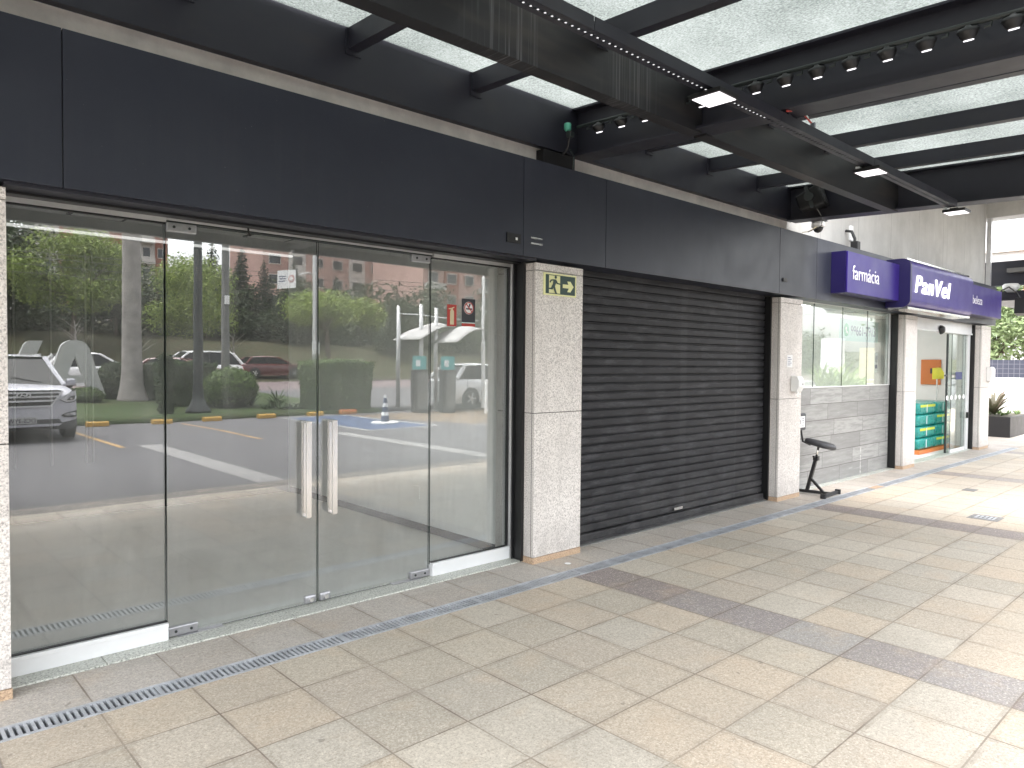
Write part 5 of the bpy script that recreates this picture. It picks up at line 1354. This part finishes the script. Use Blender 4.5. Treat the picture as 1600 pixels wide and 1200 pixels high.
# ------------------------------------------------------------------ entrance shelter
t = thing('entrance_shelter', 'parking entrance shelter with pale posts and curved white membranes', 'shelter', (14.1,-10.9,.0))
for (X, Y, h) in ((13.55,-11.5,3.45),(14.12,-11.0,3.5),(14.5,-10.7,3.4)): MB().lathe([(.075,0),(.07,h*.6),(.06,h)], (X,Y,.004), 12).build('post', m_alu, t, smooth=True)
MB().tube([(13.55,-11.5,3.2),(14.12,-11.0,3.18),(14.5,-10.7,3.1),(15.6,-9.8,3.0)], .018, 6).build('cable', m_alu, t)
def membrane(c, w_, d_, z0, z1):
    m = MB(); N = 10; vs = []; fs = []
    for i in range(N+1):
        for j in range(5):
            q = i/N; x = c[0]-w_/2+w_*q; y = c[1]-d_/2+d_*j/4
            z = z0+(z1-z0)*math.sin(math.pi*min(1, q*.62+.0))*(1-.25*abs(j/4-.5)*2)
            vs.append((x, y, z))
    for i in range(N):
        for j in range(4): a = i*5+j; fs.append((a, a+5, a+6, a+1))
    m.add(vs, fs); o = m.build('membrane', m_fabric, t, smooth=True)
    sm = o.modifiers.new('thick', 'SOLIDIFY'); sm.thickness = .02
    return o
membrane((14.35,-11.1,0), 1.5, 1.6, 2.35, 2.95); membrane((15.0,-10.2,0), 1.3, 1.6, 2.25, 2.85)
def terminal(X, Y, label):
    t = thing('ticket_terminal', label, 'ticket machine', (X, Y, .004), R(20), 'parking ticket terminals')
    MB().box(-.22,.22,-.2,.2,0,1.35).build('cabinet', m_planter, t, local=True, bevel=.02)
    MB().box(-.10,.21,.2005,.212,.15,1.25).build('door_panel', m_pole, t, local=True)
    MB().box(-.20,.20,-.1,.1,1.3505,1.78).build('display_head', m_tdisp, t, local=True, bevel=.02)
    MB().box(-.14,.0,.1005,.112,1.45,1.65).build('print_panel', m_paper, t, local=True)
terminal(13.45,-10.15,'dark ticket terminal with a teal head, left of its pair under the shelter'); terminal(14.15,-9.6,'dark ticket terminal with a teal head, right of its pair under the shelter')
t = thing('guard_kiosk', 'pale grey barrier housing in front of the white hatchback', 'barrier housing', (14.9,-8.1,.004))
MB().box(-.3,.3,-.22,.22,0,1.05).build('cabinet', m_wplas, t, local=True, bevel=.02)
MB().box(-.26,.26,.2205,.23,.2,.9).build('door_panel', m_lilac, t, local=True)
t = thing('white_mast', 'slim white mast with stepped sections beside the parking entrance', 'mast', (15.9,-9.9,.05))
MB().lathe([(.07,0),(.07,2.2),(.05,2.25),(.05,4.4),(.035,4.45),(.035,6)], (0,0,0), 10).build('shaft', m_wplas, t, local=True)

# ------------------------------------------------------------------ far buildings
def building(label, X0, X1, Y, z0, z1, wall, accent, nw, nf, bal=True):
    t = thing('apartment_building', label, 'building', ((X0+X1)/2, Y, z0))
    bx('wall', wall, t, X0, X1, Y-14, Y, z0, z1)
    bx('roof', m_bgrey, t, X0-.4, X1+.4, Y-14.4, Y+.4, z1+.01, z1+.6)
    dx = (X1-X0)/nw; fh = (z1-z0)/nf
    for i in range(nw):
        if i % 3 == 1: bx('colour_panel', accent, t, X0+i*dx+.1*dx, X0+(i+1)*dx-.1*dx, Y+.02, Y+.14, z0+.2, z1-.3)
        if bal and i % 3 == 0:
            for k in range(nf): bx('balcony', m_bwhite, t, X0+i*dx+.05*dx, X0+(i+1)*dx-.05*dx, Y+.16, Y+1.4, z0+k*fh+.05, z0+k*fh+1.0)
        for k in range(nf):
            q = bx('window', m_bwhite, t, X0+i*dx+.24*dx, X0+(i+1)*dx-.24*dx, Y+.15, Y+.20, z0+k*fh+fh*.36, z0+k*fh+fh*.86)
            bx('pane', m_wind, q, X0+i*dx+.27*dx, X0+(i+1)*dx-.27*dx, Y+.205, Y+.22, z0+k*fh+fh*.40, z0+k*fh+fh*.82)
building('red brick and white apartment block mirrored above the bright left tree', 22, 40, -118, 7, 40, m_bwhite, m_bbrick, 8, 10)
building('beige apartment block mirrored at the far left of the glass', 6, 19, -124, 7, 38, m_bgrey, m_bpink, 6, 10)
building('long pink apartment block mirrored above the conifers', 50, 84, -104, 6, 36, m_bpink, m_bwhite, 9, 9, False)
building('pink and brick apartment block mirrored above the entrance shelter', 64, 92, -80, 6, 32, m_bpink, m_bbrick, 8, 8)
t = thing('grey_building', 'grey house with an orange wall seen past the walkway end', 'building', (46, 10, 0))
bx('wall', m_bgrey, t, 44, 56, 8.6, 13, .0, 7.5); bx('orange_wall', m_orange, t, 43, 43.99, 7.4, 9.15, 5.2, 7.35); bx('roof', m_bwhite, t, 43.8, 56.2, 8.4, 13.2, 7.51, 7.7)

# trees and planting at the right end, partly seen only in the pharmacy glass
make_tree('broadleaf_tree', 'leafy olive green tree behind the dark tiled screen', 'tree', (35.5,8.3,0), 5.6, 3.4, 1.3, m_lf_s, 91, 12000, .12, 26, lr=.36)
make_tree('broadleaf_tree', 'open branched tree mirrored in the sliding door glass', 'tree', (34,-2.0,0), 7.5, 3.2, 2.2, m_lf_s, 92, 3000, .10, 14, lr=.34)
t = thing('planter_box', 'planter box of strap leaved plants mirrored in the pharmacy window', 'planter', (18.6,.7,0))
bx('box_body', m_planter, t, 17.4, 20.4, .35, 1.0, .0045, .95)
m = MB(); rnd = random.Random(15)
for k in range(9): strap_leaves(m, (17.6+k*.32, .68, .96), 26, 1.0 if k < 6 else .6, .026, rnd, 1.35)
tag(m.build('strap_plants', m_lf_g), 'bright green strap leaved plants in the mirrored planter box', 'plants')
t = thing('white_railing', 'white tube railing mirrored low in the pharmacy window', 'railing', (22,-.6,0))
for z in (1.02, 1.15): MB().tube([(17.5,-.75,z),(27,-.75,z)], .02, 6).build('rail', m_wplas, t)
m = MB()
for k in range(48): m.box(17.5+k*.2, 17.52+k*.2, -.76, -.74, .05, 1.02)
m.build('balusters', m_wplas, t)
t = thing('white_wall', 'white rendered end wall mirrored in the middle of the pharmacy window', 'wall', (40,-8.5,0))
bx('wall_face', m_wplas, t, 40, 40.4, -9.3, -8.15, .0, 3.1)
t = thing('beige_wall', 'beige wall mirrored in the pharmacy window beside the white one', 'wall', (42,-7,0))
bx('wall_face', m_cream, t, 42, 42.4, -8.0, -5.5, .0, 2.6)
